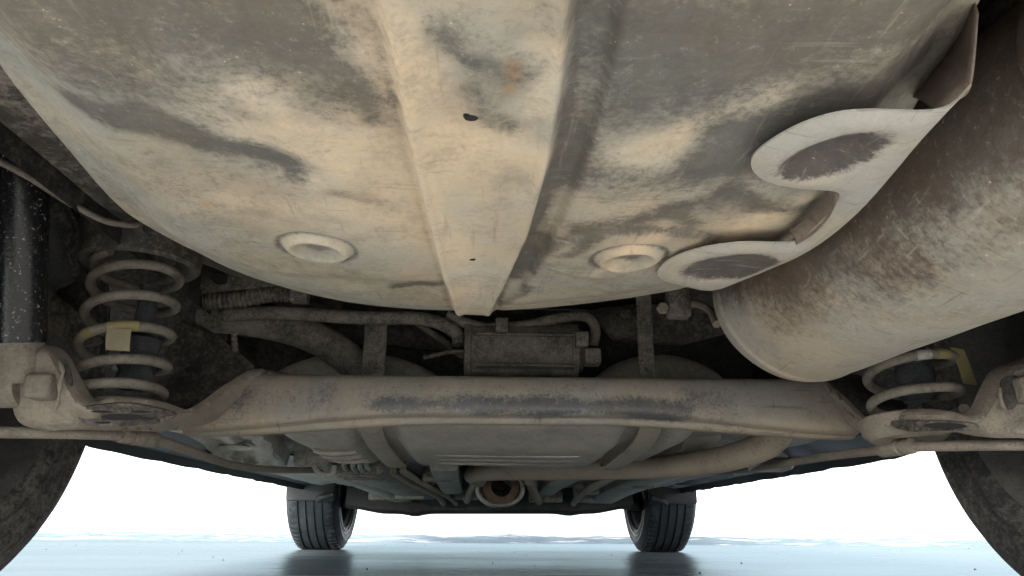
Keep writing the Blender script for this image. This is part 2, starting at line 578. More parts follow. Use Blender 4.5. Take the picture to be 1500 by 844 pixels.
# ---- spare wheel well -----------------------------------------------------
def well():
    # rim of the well's bottom, seen outline with heights
    rim_px = [(0, 62, .368), (60, 145, .364), (125, 226, .358), (195, 308, .352), (250, 345, .347), (300, 371, .343), (350, 396, .340),
              (400, 414, .337), (460, 431, .334), (530, 444, .332), (610, 452, .331), (690, 454, .330), (770, 452, .330), (840, 446, .331),
              (910, 437, .332), (985, 424, .334), (1050, 406, .338), (1110, 382, .341), (1170, 350, .346), (1225, 298, .350), (1268, 236, .355),
              (1306, 168, .360), (1356, 84, .366), (1404, 0, .370)]
    P = [U(a, b, Z=c) for a, b, c in rim_px]
    L, R = P[0], P[-1]
    back = [Vector((R.x - .015, .22, .372)), Vector((R.x - .08, .10, .372)), Vector((0.0, .055, .37)), Vector((L.x + .10, .09, .372)), Vector((L.x + .02, .2, .372))]
    loop = [v for v in smooth2([tuple(p) for p in P + back], 22)]
    n = len(loop)
    C = Vector((-0.03, 0.47, 0.318))
    rings = 140
    dimples = [U(466, 354, Z=.325), U(921, 366, Z=.325)]
    ovals = [(U(610, 425, Z=.327), .022, .030)]
    def rib(x, y):
        # tapering flat-topped rib along the middle; negative = lower
        tl = U(557, 0, Z=.318); ml = U(603, 220, Z=.318); bl = U(662, 440, Z=.318)
        return 0
    # rib edges as functions of y
    LE = [U(a, b, Z=.316) for a, b in ((555, 0), (580, 110), (603, 220), (632, 330), (664, 448))]
    RE = [U(a, b, Z=.316) for a, b in ((838, 0), (826, 110), (806, 220), (775, 330), (722, 448))]
    def edge(E, y):
        if y <= E[0].y: return E[0].x + (E[1].x - E[0].x) / (E[1].y - E[0].y) * (y - E[0].y) * .5
        for a, b in zip(E, E[1:]):
            if y <= b.y: return a.x + (b.x - a.x) * (y - a.y) / (b.y - a.y)
        return E[-1].x
    def zdet(p, s):
        x, y = p.x, p.y
        z = 0.0
        le, re = edge(LE, y), edge(RE, y)
        k = sst(le - .003, le + .003, x) * (1 - sst(re - .003, re + .003, x))
        z -= .014 * k * (1 - .45 * sst(.70, .79, y))
        z -= .0022 * math.exp(-((x - le - .005) / .003) ** 2) + .0016 * math.exp(-((x - re + .005) / .003) ** 2)
        z += .0035 * math.exp(-((x - re - .005) / .0025) ** 2)
        # channel right of the rib
        z += .007 * sst(re + .003, re + .010, x) * (1 - sst(re + .020, re + .028, x)) * (1 - sst(.6, .75, y))
        # shallow pockets in the rib's rear part
        for (cx, cy, rx, ry, dp) in ((le + .022, .335, .013, .085, .003), (re - .017, .35, .014, .10, .003), ((le + re) / 2, .36, .02, .06, .002)):
            q = ((x - cx) / rx) ** 2 + ((y - cy) / ry) ** 2
            z += dp * (1 - sst(.4, 1.3, q))
        for c in dimples:
            d = math.hypot(x - c.x, (y - c.y))
            z -= .0042 * math.exp(-((d - .0225) / .0048) ** 2)
            z += .002 * math.exp(-((d - .031) / .003) ** 2)
            z += .0032 * (1 - sst(.011, .019, d))
        # raised field round the right dimple and pressed swages
        c = dimples[1]
        d = math.hypot((x - c.x) / 1.35, y - c.y)
        z -= .004 * (1 - sst(.052, .062, d))
        c = dimples[0]
        d = math.hypot((x - c.x) / 1.6, y - c.y)
        z -= .003 * (1 - sst(.07, .095, d))
        # diagonal swages on the right and left fields
        a = U(1330, 150, Z=.33); b = U(905, 250, Z=.33)
        dd = seg_dist(Vector((x, y)), a.xy, b.xy)
        z -= .004 * math.exp(-(dd / .02) ** 2)
        a = U(300, 100, Z=.33); b = U(500, 235, Z=.33)
        dd = seg_dist(Vector((x, y)), a.xy, b.xy)
        z -= .005 * math.exp(-(dd / .022) ** 2)
        a = U(150, 190, Z=.33); b = U(430, 235, Z=.33)
        dd = seg_dist(Vector((x, y)), a.xy, b.xy)
        z += .002 * math.exp(-(dd / .02) ** 2)
        z += .0022 * math.exp(-((s - .925) / .008) ** 2)
        c = ovals[0][0]
        q = math.hypot((x - c.x) / .026, (y - c.y) / .04)
        z += .003 * (1 - sst(.5, 1.15, q))
        z += .0022 * noise.noise(Vector((x * 9, y * 9, 1))) + .0007 * noise.noise(Vector((x * 40, y * 40, 4)))
        return z
    V, F = [], []
    for j in range(1, rings + 1):
        s = j / rings
        for i in range(n):
            e = loop[i]
            p = C.lerp(e, s)
            ze = e.z
            up = (ze - .318)
            zz = .318 + up * (0.25 * sst(0, .88, s) + .75 * sst(.80, 1.06, s) / max(1e-6, sst(.80, 1.06, 1.0)))
            V.append(Vector((p.x, p.y, zz + zdet(p, s) * (1 - sst(.95, 1.0, s) * .7))))
    # rolled-up side wall to the boot floor
    for j in range(1, 13):
        for i in range(n):
            e = loop[i]
            a = loop[i - 1]; b = loop[(i + 1) % n]
            t = Vector((b.x - a.x, b.y - a.y)).normalized()
            nn = Vector((t.y, -t.x))
            if nn.dot(Vector((e.x - C.x, e.y - C.y))) < 0: nn = -nn
            base = V[(rings - 1) * n + i]
            if j <= 7:
                th = j / 7 * math.radians(80)
                r = .022
                V.append(Vector((e.x + nn.x * r * math.sin(th), e.y + nn.y * r * math.sin(th), base.z + r * (1 - math.cos(th)))))
            else:
                k = (j - 7) / 5
                V.append(Vector((e.x + nn.x * (.0217 + .012 * k), e.y + nn.y * (.0217 + .012 * k), base.z + .018 + (.475 - base.z - .018) * k)))
    for j in range(rings + 11):
        for i in range(n):
            i2 = (i + 1) % n
            F.append((j * n + i, j * n + i2, (j + 1) * n + i2, (j + 1) * n + i))
    V.append(Vector((C.x, C.y, .318 + zdet(C, 0))))
    for i in range(n): F.append((len(V) - 1, (i + 1) % n, i))
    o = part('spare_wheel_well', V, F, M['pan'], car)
    o['label'] = 'dusty beige pressed steel well with a wide centre rib and two round dimples'
    # rubbed-off dust (bare) and ochre dust (warm), with shade and highlights painted in too
    me = o.data
    bare = me.attributes.new('bare', 'FLOAT', 'POINT')
    warm = me.attributes.new('warm', 'FLOAT', 'POINT')
    rst = me.attributes.new('rust', 'FLOAT', 'POINT')
    def blob(a, b, w, k): return (U(*a, Z=.325).xy, U(*b, Z=.325).xy, w, k)
    dark = [blob((150, 182), (260, 204), .014, 1.3), blob((260, 204), (425, 238), .017, 1.25),
            blob((120, 120), (330, 160), .022, .35), blob((60, 40), (420, 60), .035, .4), blob((0, 0), (340, 30), .07, .4), blob((1150, 40), (1400, 60), .05, .3), blob((440, 40), (490, 120), .03, .5),  # broad corner blobs paint in the light falling off towards the rear
            blob((880, 20), (1080, 60), .045, .42), blob((850, 160), (1020, 130), .03, .62), blob((820, 260), (860, 200), .014, 1.0),
            blob((775, 330), (800, 280), .012, 1.0), blob((760, 400), (780, 350), .012, 1.1), blob((850, 325), (990, 302), .012, .8), blob((990, 302), (1020, 325), .010, .7), blob((900, 250), (1050, 270), .03, .45),
            blob((870, 335), (840, 355), .008, .7), blob((1090, 190), (1330, 150), .02, .95), blob((1040, 230), (1200, 250), .018, 1.0),  # dark around the heat shield lobes: their cast shade painted in
            blob((1050, 290), (1180, 320), .016, .9), blob((660, 25), (760, 80), .014, .95), blob((690, 100), (735, 150), .012, .9),
            blob((600, 140), (625, 160), .008, .5), blob((590, 415), (625, 410), .012, 1.1), blob((740, 440), (770, 415), .010, .8),
            blob((530, 100), (545, 170), .009, .6), blob((1180, 30), (1380, 40), .03, .7), blob((980, 60), (1130, 100), .03, .5),
            blob((500, 270), (560, 290), .01, .5), blob((700, 215), (740, 300), .012, .3)]
    light = [blob((340, 150), (520, 260), .03, 1), blob((590, 30), (590, 100), .014, .9), blob((800, 40), (790, 120), .012, .9),
             blob((620, 230), (680, 400), .022, .5), blob((930, 220), (1130, 150), .014, 1.1), blob((500, 220), (580, 240), .02, .8),
             blob((880, 390), (960, 330), .012, .6), blob((1060, 350), (1190, 300), .016, .9), blob((650, 170), (790, 190), .02, .6),
             blob((300, 290), (560, 330), .03, .35)]
    light += [blob((560, 60), (700, 420), .07, .55), blob((450, 200), (560, 330), .06, .35), blob((900, 230), (1000, 330), .06, .4)]  # wide pale blobs paint in the brighter light at the pan's centre
    def ev(lst, p):
        s = 0
        for a, b, w_, k in lst:
            s += k * math.exp(-(seg_dist(p, a, b) / w_) ** 2)
        return s
    bv, wv = [], []
    for v in me.vertices:
        x, y = v.co.x, v.co.y
        j = Vector((x, y)) + Vector((noise.noise(Vector((x * 22, y * 22, 9))), noise.noise(Vector((x * 22, y * 22, 19))))) * .016
        db = min(1.3, ev(dark, j)); lw = min(1, ev(light, j))
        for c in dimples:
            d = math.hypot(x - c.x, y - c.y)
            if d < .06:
                db += .75 * math.exp(-((d - .0315) / .003) ** 2) + .65 * (1 - sst(.006, .017, d)) - .8 * math.exp(-((d - .0235) / .005) ** 2)  # dimple shading painted in: dark recess and outline, lighter ring
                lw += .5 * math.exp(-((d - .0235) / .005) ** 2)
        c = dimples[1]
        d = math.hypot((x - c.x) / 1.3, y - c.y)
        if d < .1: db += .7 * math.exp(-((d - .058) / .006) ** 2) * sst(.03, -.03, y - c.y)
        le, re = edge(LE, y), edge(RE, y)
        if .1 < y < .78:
            db += .5 * math.exp(-((x - re - .007) / .003) ** 2) + .3 * math.exp(-((x - le + .006) / .003) ** 2) - .9 * math.exp(-((x - le - .005) / .005) ** 2) - .6 * math.exp(-((x - re + .005) / .004) ** 2)  # rib's edge highlights and shaded creases painted into the dust
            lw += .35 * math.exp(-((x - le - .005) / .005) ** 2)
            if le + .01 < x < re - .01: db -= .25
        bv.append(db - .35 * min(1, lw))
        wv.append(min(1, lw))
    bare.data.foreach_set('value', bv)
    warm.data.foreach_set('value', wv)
    spots = [blob((751, 58), (752, 62), .0035, .6), blob((752, 80), (757, 88), .004, .65), blob((745, 100), (748, 104), .0035, .8), blob((300, 300), (302, 303), .003, .6)]
    rst.data.foreach_set('value', [min(1, ev(spots, v.co.xy)) for v in me.vertices])
    # drain holes in the rib, a punched slot each
    for (px, py, w_) in ((690, 180, 9), (692, 377, 5)):
        c = U(px, py, Z=.306)
        c.z = min(me.vertices, key=lambda v: (v.co.x - c.x) ** 2 + (v.co.y - c.y) ** 2).co.z
        lathe('drain_hole', [(.0005, 0), (.0007 * w_ ** .7, 0), (.00085 * w_ ** .7, .0012), (.00085 * w_ ** .7, .005)], c + Vector((0, 0, -.0004)), (0, 0, 1), M['void'], o, 20, (1.1, .8), cap=True)
well()

# ---- boot floor, rails, wheel houses --------------------------------------
def sheet(name, x0, x1, y0, y1, z, mat, parent, nx=30, ny=30, amp=.003, zf=None):
    V, F = [], []
    for j in range(ny + 1):
        for i in range(nx + 1):
            x = x0 + (x1 - x0) * i / nx; y = y0 + (y1 - y0) * j / ny
            zz = z + (zf(x, y) if zf else 0) + amp * noise.noise(Vector((x * 8, y * 8, z)))
            V.append((x, y, zz))
    for j in range(ny):
        for i in range(nx):
            a = j * (nx + 1) + i
            F.append((a, a + 1, a + nx + 2, a + nx + 1))
    return part(name, V, F, mat, parent)

sheet('boot_floor', -.46, .46, .06, 1.30, .478, M['dark'], car, 40, 50)
sheet('seat_floor', -.68, .68, 1.30, 1.72, .44, M['floor'], car, 30, 20, zf=lambda x, y: -.19 * sst(1.38, 1.70, y))
sheet('cabin_floor', -.70, .70, 1.68, 3.02, .245, M['grey'], car, 60, 60, zf=lambda x, y: .09 * (1 - sst(.08, .15, abs(x + .02))) + .004 * math.sin(x * 60) * (1 if abs(x) > .2 else 0))

def wheel_house(sx):
    secs = []
    for k in range(33):
        a = math.radians(-14 + 208 * k / 32)
        yy = RA + .37 * math.cos(a); zz = .33 + .37 * math.sin(a)
        secs.append([(sx * x, yy, zz + .004 * noise.noise(Vector((x * 9, yy * 9, zz * 9)))) for x in (.455, .52, .58, .64, .70, .76, .82, .85)])
    V, F = loft_geo(secs, closed=False, cap=False)
    o = part('wheel_house', V, F, M['dark'], car)
    # inner wall
    pts = [(sx * .456, RA + .37 * math.cos(math.radians(-14 + 208 * k / 32)), .33 + .37 * math.sin(math.radians(-14 + 208 * k / 32))) for k in range(33)]
    low = [(sx * .456, y, .40) for (_, y, z) in pts]
    V, F = loft_geo([low, pts], closed=False, cap=False)
    part('inner_wall', V, F, M['dark'], o)
for sx in (-1, 1): wheel_house(sx)

def rear_rail(sx):
    # box-section rail beside the well, kinking inward ahead of the spring perch
    path = [(.385, .05, .405), (.388, .40, .405), (.392, .62, .408), (.40, .74, .415), (.40, .90, .43), (.36, 1.04, .44), (.34, 1.25, .445)]
    sp = catmull(path, 6)
    secs = []
    for p in sp:
        wv = .052; h = .07
        c = .010
        secs.append([(sx * (p.x + dx), p.y, p.z + dz) for dx, dz in ((-wv, h), (-wv, c), (-wv + c, 0), (wv - c, 0), (wv, c), (wv, h))])
    o = loft('rear_rail', secs, M['rail'], car)
    for (y, x) in ((.555, .372), (.585, .381)):
        lathe('rail_hole', [(.0006, 0), (.007, 0), (.008, .002)], Vector((sx * x, y, .4045)), (0, 0, 1), M['void'], o, 18, (1.2, .6))
    return o
for sx in (-1, 1): rear_rail(sx)

# ---- rear torsion beam ------------------------------------------------------
def beam():
    secs = []
    xl = U(262, 622, Y=1.0).x; xr = U(1262, 640, Y=1.0).x
    N = 60
    for i in range(N + 1):
        t = i / N
        x = xl + (xr - xl) * t
        px = 262 + (1262 - 262) * t
        e = abs(2 * t - 1)
        top = U(px, 543 + 10 * t, Y=1.0).z
        edge = U(px, 606 + 24 * sst(.30, 1.0, e) + 6 * (t - .3), Y=.995).z
        lip = U(px, 621 + 20 * sst(.2, 1.0, e) + 5 * (t - .3), Y=1.01).z
        bulge = .012 + .006 * sst(.5, 1, e)
        secs.append([(x, 1.075, top - .004), (x, 1.02, top + .001), (x, 1.002, top - .003), (x, .992, top - .014),
                     (x, .984, (top * .5 + edge * .5)), (x, .980, edge + .008), (x, .982, edge), (x, .990, edge - .003),
                     (x, .998, edge - .004), (x, 1.000, lip + .004), (x, 1.004, lip), (x, 1.012, lip - .001), (x, 1.07, lip + .006), (x, 1.085, lip + .02)])
    o = loft('torsion_beam', secs, M['beam'], car, auto=55)
    o['label'] = 'wide dusty grey-brown axle beam with scuffed dark patches'
    md = o.modifiers.new('sub', 'SUBSURF'); md.levels = 1; md.render_levels = 2
    me = o.data
    bare = me.attributes.new('bare', 'FLOAT', 'POINT'); warm = me.attributes.new('warm', 'FLOAT', 'POINT')
    def px2(a, b): return U(a, b, Y=.985)
    rub = [(px2(420, 590), px2(480, 588), .012, .7), (px2(540, 590), px2(700, 592), .010, 1.15), (px2(700, 594), px2(905, 596), .011, 1.15),
           (px2(930, 598), px2(990, 604), .013, 1.5), (px2(330, 560), px2(360, 590), .02, .6), (px2(1010, 580), px2(1060, 590), .012, .4)]
    bv, wv = [], []
    for v in me.vertices:
        p = v.co; s = 0
        for a, b, w_, k in rub:
            q = Vector((p.x, p.z))
            s += k * math.exp(-(seg_dist(q, Vector((a.x, a.z)), Vector((b.x, b.z))) / w_) ** 2)
        bv.append(min(s * (1.05 + .55 * noise.noise(p * 28)), 1.5) * (1 if p.y < 1.0 else 0)); wv.append(sst(.24, .225, p.z) * .8)
    bare.data.foreach_set('value', bv); warm.data.foreach_set('value', wv)
beam()

# ---- suspension, left and right ---------------------------------------------
def coil(name, bot, top, R, r, turns, phase, mat):
    axis = (top - bot); L = axis.length; axis = axis.normalized()
    u = axis.cross(Vector((0, 1, 0))).normalized(); v = axis.cross(u)
    path = []
    N = int(turns * 40)
    for i in range(N + 1):
        t = i / N
        a = phase + t * turns * 2 * math.pi
        # closed first and last coil
        h = t
        k = turns
        h = (t - .5) * 1.0 + .5
        if t * k < .8: h = t * .55
        s0 = .8 / k * .55; s1 = 1 - s0
        if t * k < .8: h = t * .55
        elif (1 - t) * k < .8: h = 1 - (1 - t) * .55
        else:
            h = s0 + (s1 - s0) * (t - .8 / k) / (1 - 1.6 / k)
        RR = R
        path.append(bot + axis * (h * L) + (u * math.cos(a) + v * math.sin(a)) * RR)
    V, F = tube_geo(path, r, 14)
    return part(name, V, F, mat, car, True, 60), path

# left
SB, ST = U(170, 585, Y=.845), U(203, 392, Y=.865)
ls, lp = coil('coil_spring', SB, ST, .0475, .0058, 5.15, math.radians(20), M['spring'])
ls['label'] = 'dusty coil spring with a square paper tag'
def wrap(parent, path, i0, i1, r, mat, name):
    V, F = tube_geo(path[i0:i1], r, 14)
    return part(name, V, F, mat, parent, True, 60)
# right
RB = Vector((-SB.x + .012, SB.y, SB.z - .002)); RT = Vector((-ST.x + .012, ST.y, ST.z))
rs, rp = coil('coil_spring', RB, RT, .0475, .0058, 5.15, math.radians(150), M['spring'])
rs['label'] = 'coil spring with a yellow tape flag, partly behind the muffler'

def facing(path, rows):
    """indices of the path points nearest to sight-line pixels"""
    out = []
    for (px, py) in rows:
        best = None
        for i, p in enumerate(path):
            q = RM.transposed() @ (p - CAM)
            x = 750 + FPX * q.x / -q.z; y = 422 - FPX * q.y / -q.z
            d = (x - px) ** 2 + (y - py) ** 2 + (p.y - .75) * 3000
            if best is None or d < best[0]: best = (d, i)
        out.append(best[1])
    return out
for (px, py, ln, mt, nm) in ((135, 499, 1, 'yellow', 'paint_mark'), (178, 490, 2, 'yellow', 'paint_mark'), (175, 544, 1, 'white', 'paint_mark')):
    i = facing(lp, [(px, py)])[0]
    wrap(ls, lp, max(0, i - ln), i + ln + 1, .0062, M[mt], nm)
i = facing(lp, [(179, 492)])[0]
c = lp[i]
def tagmesh(parent, a, b, down, mat):
    """paper tag wrapped over the wire and hanging down, with thickness"""
    n = Vector((0, -1, .15)).normalized()
    secs = []
    for k in range(9):
        t = k / 8
        o = n * (.0085 + .002 * math.sin(t * 3)) 
        secs.append([a + o + down * t, b + o + down * t + Vector((0, .001 * math.sin(t * 4), 0)), b + o + down * t + Vector((0, .0008, 0)) , a + o + down * t + Vector((0, .0008, 0))])
    return loft('tag', secs, mat, parent)
tagmesh(ls, c + Vector((-.0125, 0, -.006)), c + Vector((.0135, 0, -.007)), Vector((.001, .003, -.024)), M['tag'])
for (px, py, ln, mt) in ((1380, 520, 1, 'yellow'), (1348, 526, 1, 'white')):
    i = facing(rp, [(px, py)])[0]
    wrap(rs, rp, max(0, i - ln), i + ln + 1, .0062, M[mt], 'paint_mark')
i = facing(rp, [(1412, 520)])[0]
c = rp[i]
tagmesh(rs, c + Vector((-.008, 0, .008)), c + Vector((.012, .006, .007)), Vector((.014, .010, -.040)), M['yellow'])

def perch(sx, T):
    # cup on the rail that takes the spring's upper end
    prof = [(.001, .012), (.022, .012), (.028, .008), (.040, .008), (.046, .002), (.058, -.006), (.064, -.008), (.068, -.004), (.070, .02), (.074, .05)]
    o = lathe('spring_perch', prof, T + Vector((0, .004, .008)), (0, 0, 1), M['rail'], car, 56)
    lathe('perch_hole', [(.0005, 0), (.009, 0), (.0095, .002)], T + Vector((0, 0, .0195)), (0, 0, 1), M['void'], o, 20)
    return o
perch(-1, ST); perch(1, RT)
def bump_stop(T, B):
    c = T.lerp(B, .5)
    p = lathe('bump_stop', [(.001, -.055), (.016, -.055), (.020, -.050), (.021, -.04), (.019, -.034), (.022, -.028), (.022, -.018), (.019, -.012), (.022, -.006), (.022, .004), (.012, .010), (.011, .07)],
              c + Vector((.012, .012, -.012)), (0, 0, 1), M['bumpstop'], car, 32)
bump_stop(ST, SB); bump_stop(RT, RB)

def spring_seat(sx, B):
    prof = [(.001, .004), (.03, .004), (.05, .0), (.060, .006), (.064, .012), (.066, .010), (.062, -.006), (.050, -.014), (.028, -.012), (.018, -.008), (.001, -.008)]
    o = lathe('spring_seat', prof, B + Vector((0, .028, -.016)), (0, .10, 1), M['arm'], car, 56, (.80, .75))
spring_seat(-1, SB); spring_seat(1, RB)

# left trailing arm: hub bracket, near lip of the spring seat, gusset to the beam
AL = [(28, 618, .77), (16, 585, .765), (20, 550, .76), (34, 522, .755), (48, 508, .755), (64, 507, .755), (82, 520, .757), (97, 545, .76), (108, 568, .765), (120, 583, .772),
      (140, 588, .778), (160, 582, .782), (190, 583, .786), (230, 590, .80), (268, 602, .86), (300, 585, .92), (335, 560, .97), (372, 540, 1.005), (385, 548, 1.005), (352, 580, .985), (315, 612, .965),
      (275, 628, .93), (225, 632, .87), (170, 630, .82), (110, 630, .79), (60, 630, .78)]
arm = plate('trailing_arm', AL, 6, (0, .022, .004), M['arm'], car, puff=.008, edge=10, wob=.004)
su = plate('seat_underside', [(112, 600, .772), (140, 594, .768), (185, 591, .768), (228, 598, .772), (258, 608, .80), (236, 620, .80), (180, 625, .79), (125, 622, .782)], 6, (0, .004, .002), M['rail'], arm, puff=-.004)
for (px, py, w_, h_) in ((178, 611, .020, .16), (148, 603, .010, .12), (206, 603, .010, .12), (214, 613, .009, .14), (150, 619, .008, .14)):
    lathe('slot', [(.0003, 0), (w_, 0), (w_ * 1.06, .001)], U(px, py, Y=.764), (0, 1, .1), M['void'], arm, 24, (1.0, h_))
# pocket face of the gusset seen above the arm
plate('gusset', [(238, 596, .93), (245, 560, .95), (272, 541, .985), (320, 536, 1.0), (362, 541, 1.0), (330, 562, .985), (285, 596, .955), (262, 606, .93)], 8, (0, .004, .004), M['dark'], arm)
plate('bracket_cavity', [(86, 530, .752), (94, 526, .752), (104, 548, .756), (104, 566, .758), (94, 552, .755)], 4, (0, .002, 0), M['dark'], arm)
# square boss and pinch bolt on the bracket
box('boss', *(lambda a, b: (a.x, b.x, .742, .765, b.z, a.z))(U(44, 548, Y=.752), U(76, 585, Y=.752)), M['arm'], arm, .005, 3)
V, F = tube_geo(catmull([U(86, 528, Y=.748), U(92, 545, Y=.746), U(88, 562, Y=.746), U(86, 585, Y=.747), U(80, 600, Y=.748)], 6), lambda t: .0010 + .0014 * math.sin(t * 9) ** 2, 10)
part('weld_bead', V, F, M['arm'], arm)
# right trailing arm
AR = [(1560, 640, .74), (1500, 642, .76), (1450, 640, .78), (1400, 634, .80), (1345, 640, .83), (1290, 640, .88), (1262, 628, .93), (1240, 604, .965), (1205, 566, .995), (1190, 553, 1.005), (1202, 549, 1.005),
      (1232, 576, .98), (1262, 604, .93), (1280, 614, .90), (1320, 606, .83), (1360, 601, .80), (1398, 602, .785), (1420, 608, .78), (1440, 600, .772), (1455, 570, .765), (1470, 545, .76), (1500, 530, .752), (1560, 520, .75)]
armr = plate('trailing_arm', AR, 6, (0, .022, .004), M['arm'], car, puff=.008, edge=10, wob=.004)
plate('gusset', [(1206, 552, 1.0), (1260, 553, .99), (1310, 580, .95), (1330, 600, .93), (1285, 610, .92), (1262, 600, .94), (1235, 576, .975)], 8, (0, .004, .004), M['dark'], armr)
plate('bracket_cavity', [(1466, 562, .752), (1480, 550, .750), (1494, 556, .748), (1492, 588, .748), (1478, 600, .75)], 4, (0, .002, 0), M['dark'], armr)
V, F = tube_geo(catmull([U(1464, 568, Y=.748), U(1466, 585, Y=.746), U(1472, 600, Y=.746)], 6), .0022, 10)
part('weld_bead', V, F, M['arm'], armr)
plate('seat_underside', [(1300, 620, .845), (1345, 617, .80), (1400, 618, .772), (1432, 622, .76), (1428, 631, .76), (1380, 631, .775), (1330, 632, .815)], 5, (0, .004, .002), M['rail'], armr, puff=-.003)
lathe('slot', [(.0003, 0), (.022, 0), (.0235, .001)], U(1385, 624, Y=.764), (0, 1, .1), M['void'], armr, 24, (1.0, .14))
box('boss', *(lambda a, b: (a.x, b.x, .735, .762, b.z, a.z))(U(1486, 552, Y=.745), U(1540, 590, Y=.745)), M['arm'], armr, .005, 3)

# shock absorbers
def shock(sx):
    a = U(26, 520, Y=.755); b = U(32, 190, Y=.70)
    c = U(4, 560, Y=.765)
    if sx > 0:
        a, b, c = [Vector((-p.x + .06, p.y, p.z)) for p in (a, b, c)]
    root = empty('shock_absorber', a, car)
    d = (b - a)
    lathe('dust_tube', [(.0012, .012), (.0245, .012), (.0255, .016), (.0255, d.length * .55), (.0262, d.length * .56), (.0262, d.length)], a, d, M['shock'], root, 40, cap=True)
    lathe('lower_tube', [(.0225, -.028), (.0235, -.024), (.0235, .013), (.0225, .016)], a, d, M['arm'], root, 36, cap=True)
    lathe('bush', [(.006, -.032), (.024, -.032), (.026, -.028), (.026, .020), (.024, .024), (.006, .024)], c, (1, 0, 0), M['arm'], root, 36, cap=True)
shock(-1); shock(1)

# thin line with clip running along the left rail
ln = tube('hook_rod', [U(-10, 232, Y=.62), U(40, 258, Y=.65), U(100, 296, Y=.70), U(150, 322, Y=.73), U(182, 329, Y=.75), U(208, 330, Y=.77)], .0034, M['spring'], car, 10, 8)
box('clip', *(lambda p: (p.x - .006, p.x + .006, p.y - .006, p.y + .008, p.z - .008, p.z + .010))(U(206, 332, Y=.77)), M['rail'], ln, .002)
# bracing plates in the wheel house behind the shock
pl = plate('wheel_house_brace', [(40, 290, 1.02), (70, 270, 1.02), (96, 300, 1.02), (118, 345, 1.02), (132, 400, 1.0), (138, 470, .98), (108, 470, .98), (70, 430, 1.0), (40, 420, 1.02)], 9, (0, .004, 0), M['rail'], car, puff=.01, wob=.01)
tube('flange', [U(72, 275, Y=1.0), U(98, 310, Y=1.0), U(116, 355, Y=.99), U(126, 410, Y=.98)], .0045, M['rail'], pl, 8)
plate('lower_brace', [(54, 420, .94), (64, 420, .94), (120, 462, .93), (150, 500, .95), (110, 505, .95), (60, 470, .95)], 8, (0, .004, 0), M['rail'], car, puff=.004)

# handbrake cables
def cable(pts, sleeve, r):
    P = UV(pts)
    o = tube('brake_cable', P, r, M['arm'], car, 14, 10)
    path = catmull(P, 10)
    a, b = U(*sleeve[0][:2], Y=sleeve[0][2]), U(*sleeve[1][:2], Y=sleeve[1][2])
    d = b - a; L = d.length
    lathe('sleeve', [(r, 0), (r * 1.5, 0), (r * 1.55, .002), (r * 1.55, L * .22), (r * 1.25, L * .24), (r * 1.25, L * .34), (r * 1.6, L * .36), (r * 1.6, L * .94), (r * 1.4, L)], a, d, M['arm'], o, 24, cap=True)
    return o
cable([(-60, 632, .78), (40, 634, .80), (110, 635, .82), (180, 638, .86), (228, 644, .90), (280, 661, 1.02), (340, 681, 1.22), (400, 688, 1.45), (470, 689, 1.7)],
      ((176, 636, .855), (228, 644, .90)), .0062)
cable([(1560, 652, .78), (1480, 652, .80), (1400, 653, .84), (1330, 655, .88), (1290, 659, .92), (1225, 667, 1.05), (1160, 677, 1.2), (1090, 688, 1.45), (1010, 694, 1.7)],
      ((1336, 653, .87), (1290, 659, .92)), .0062)

# ---- muffler ------------------------------------------------------------------
def muffler():
    A = Vector((.300, .80, .340)); B = Vector((.370, .345, .353))
    ax = B - A; L = ax.length
    R = .098
    prof = [(.001, .012), (.05, .008), (.078, .004), (.090, .010), (.0965, .022), (R, .030), (R + .0010, .034), (R + .0010, .037), (R - .0003, .041), (R, .05), (R, L * .3), (R, L * .6), (R, L - .03), (R + .003, L - .026), (R + .003, L - .018),
            (R - .004, L - .014), (R - .008, L - .004), (.05, L), (.001, L)]
    fine = []
    for (r0, h0), (r1, h1) in zip(prof, prof[1:]):
        k = max(1, int((h1 - h0) / .012)) if h1 - h0 > .03 else 3
        for i in range(k): fine.append((r0 + (r1 - r0) * i / k, h0 + (h1 - h0) * i / k))
    fine.append(prof[-1])
    V, F = lathe_geo(fine, A, ax, 96, (1.0, .95))
    # gentle dents
    for p in V:
        n = noise.noise(p * 14) * .0015
        p.z += n
    o = part('muffler', V, F, M['muffler'], car, True, 60)
    o['label'] = 'long dusty brown steel exhaust muffler with rounded end'
    me = o.data
    bare = me.attributes.new('bare', 'FLOAT', 'POINT')
    vals = []
    for v in me.vertices:
        # road dust sticks to the low belly; shade under the shield painted into the flank
        h = (v.co.z - (.26)) / .17
        k = 1.25 * sst(.16, .6, h) - .6 * (1 - sst(-.02, .12, h))
        k += .9 * math.exp(-((v.co.z - .30) / .03) ** 2) * max(0, noise.noise(v.co * 12))
        k += -.75 * sst(.6, .78, v.co.y)
        vals.append(k)
    bare.data.foreach_set('value', vals)
    # tail pipe behind and inlet pipe
    tube('tail_pipe', [B + Vector((0, .01, .02)), B + Vector((.01, -.08, .02)), B + Vector((.015, -.2, .0)), B + Vector((.015, -.30, -.01))], .024, M['pipe'], o, 20)
    lathe('end_collar', [(.10, 0), (.104, .003), (.104, .012), (.09, .03), (.06, .10)], B, ax, M['muffler'], o, 60, (1, .95))
    return A, B
MA, MB_ = muffler()

# rubber hanger and hook beside the muffler's front end
hb = tube('hanger_rod', [U(1000, 448, Y=.93), U(1022, 446, Y=.92), U(1040, 455, Y=.90), U(1050, 475, Y=.87)], .0052, M['arm'], car, 12)
box('rubber_block', *(lambda p: (p.x - .014, p.x + .016, p.y - .012, p.y + .012, p.z - .018, p.z + .022))(U(992, 447, Y=.93)), M['black'], hb, .004)
lathe('bolt_head', [(.0005, 0), (.007, 0), (.008, .002), (.008, .008)], U(972, 450, Y=.92), (0, 1, 0), M['arm'], hb, 6)

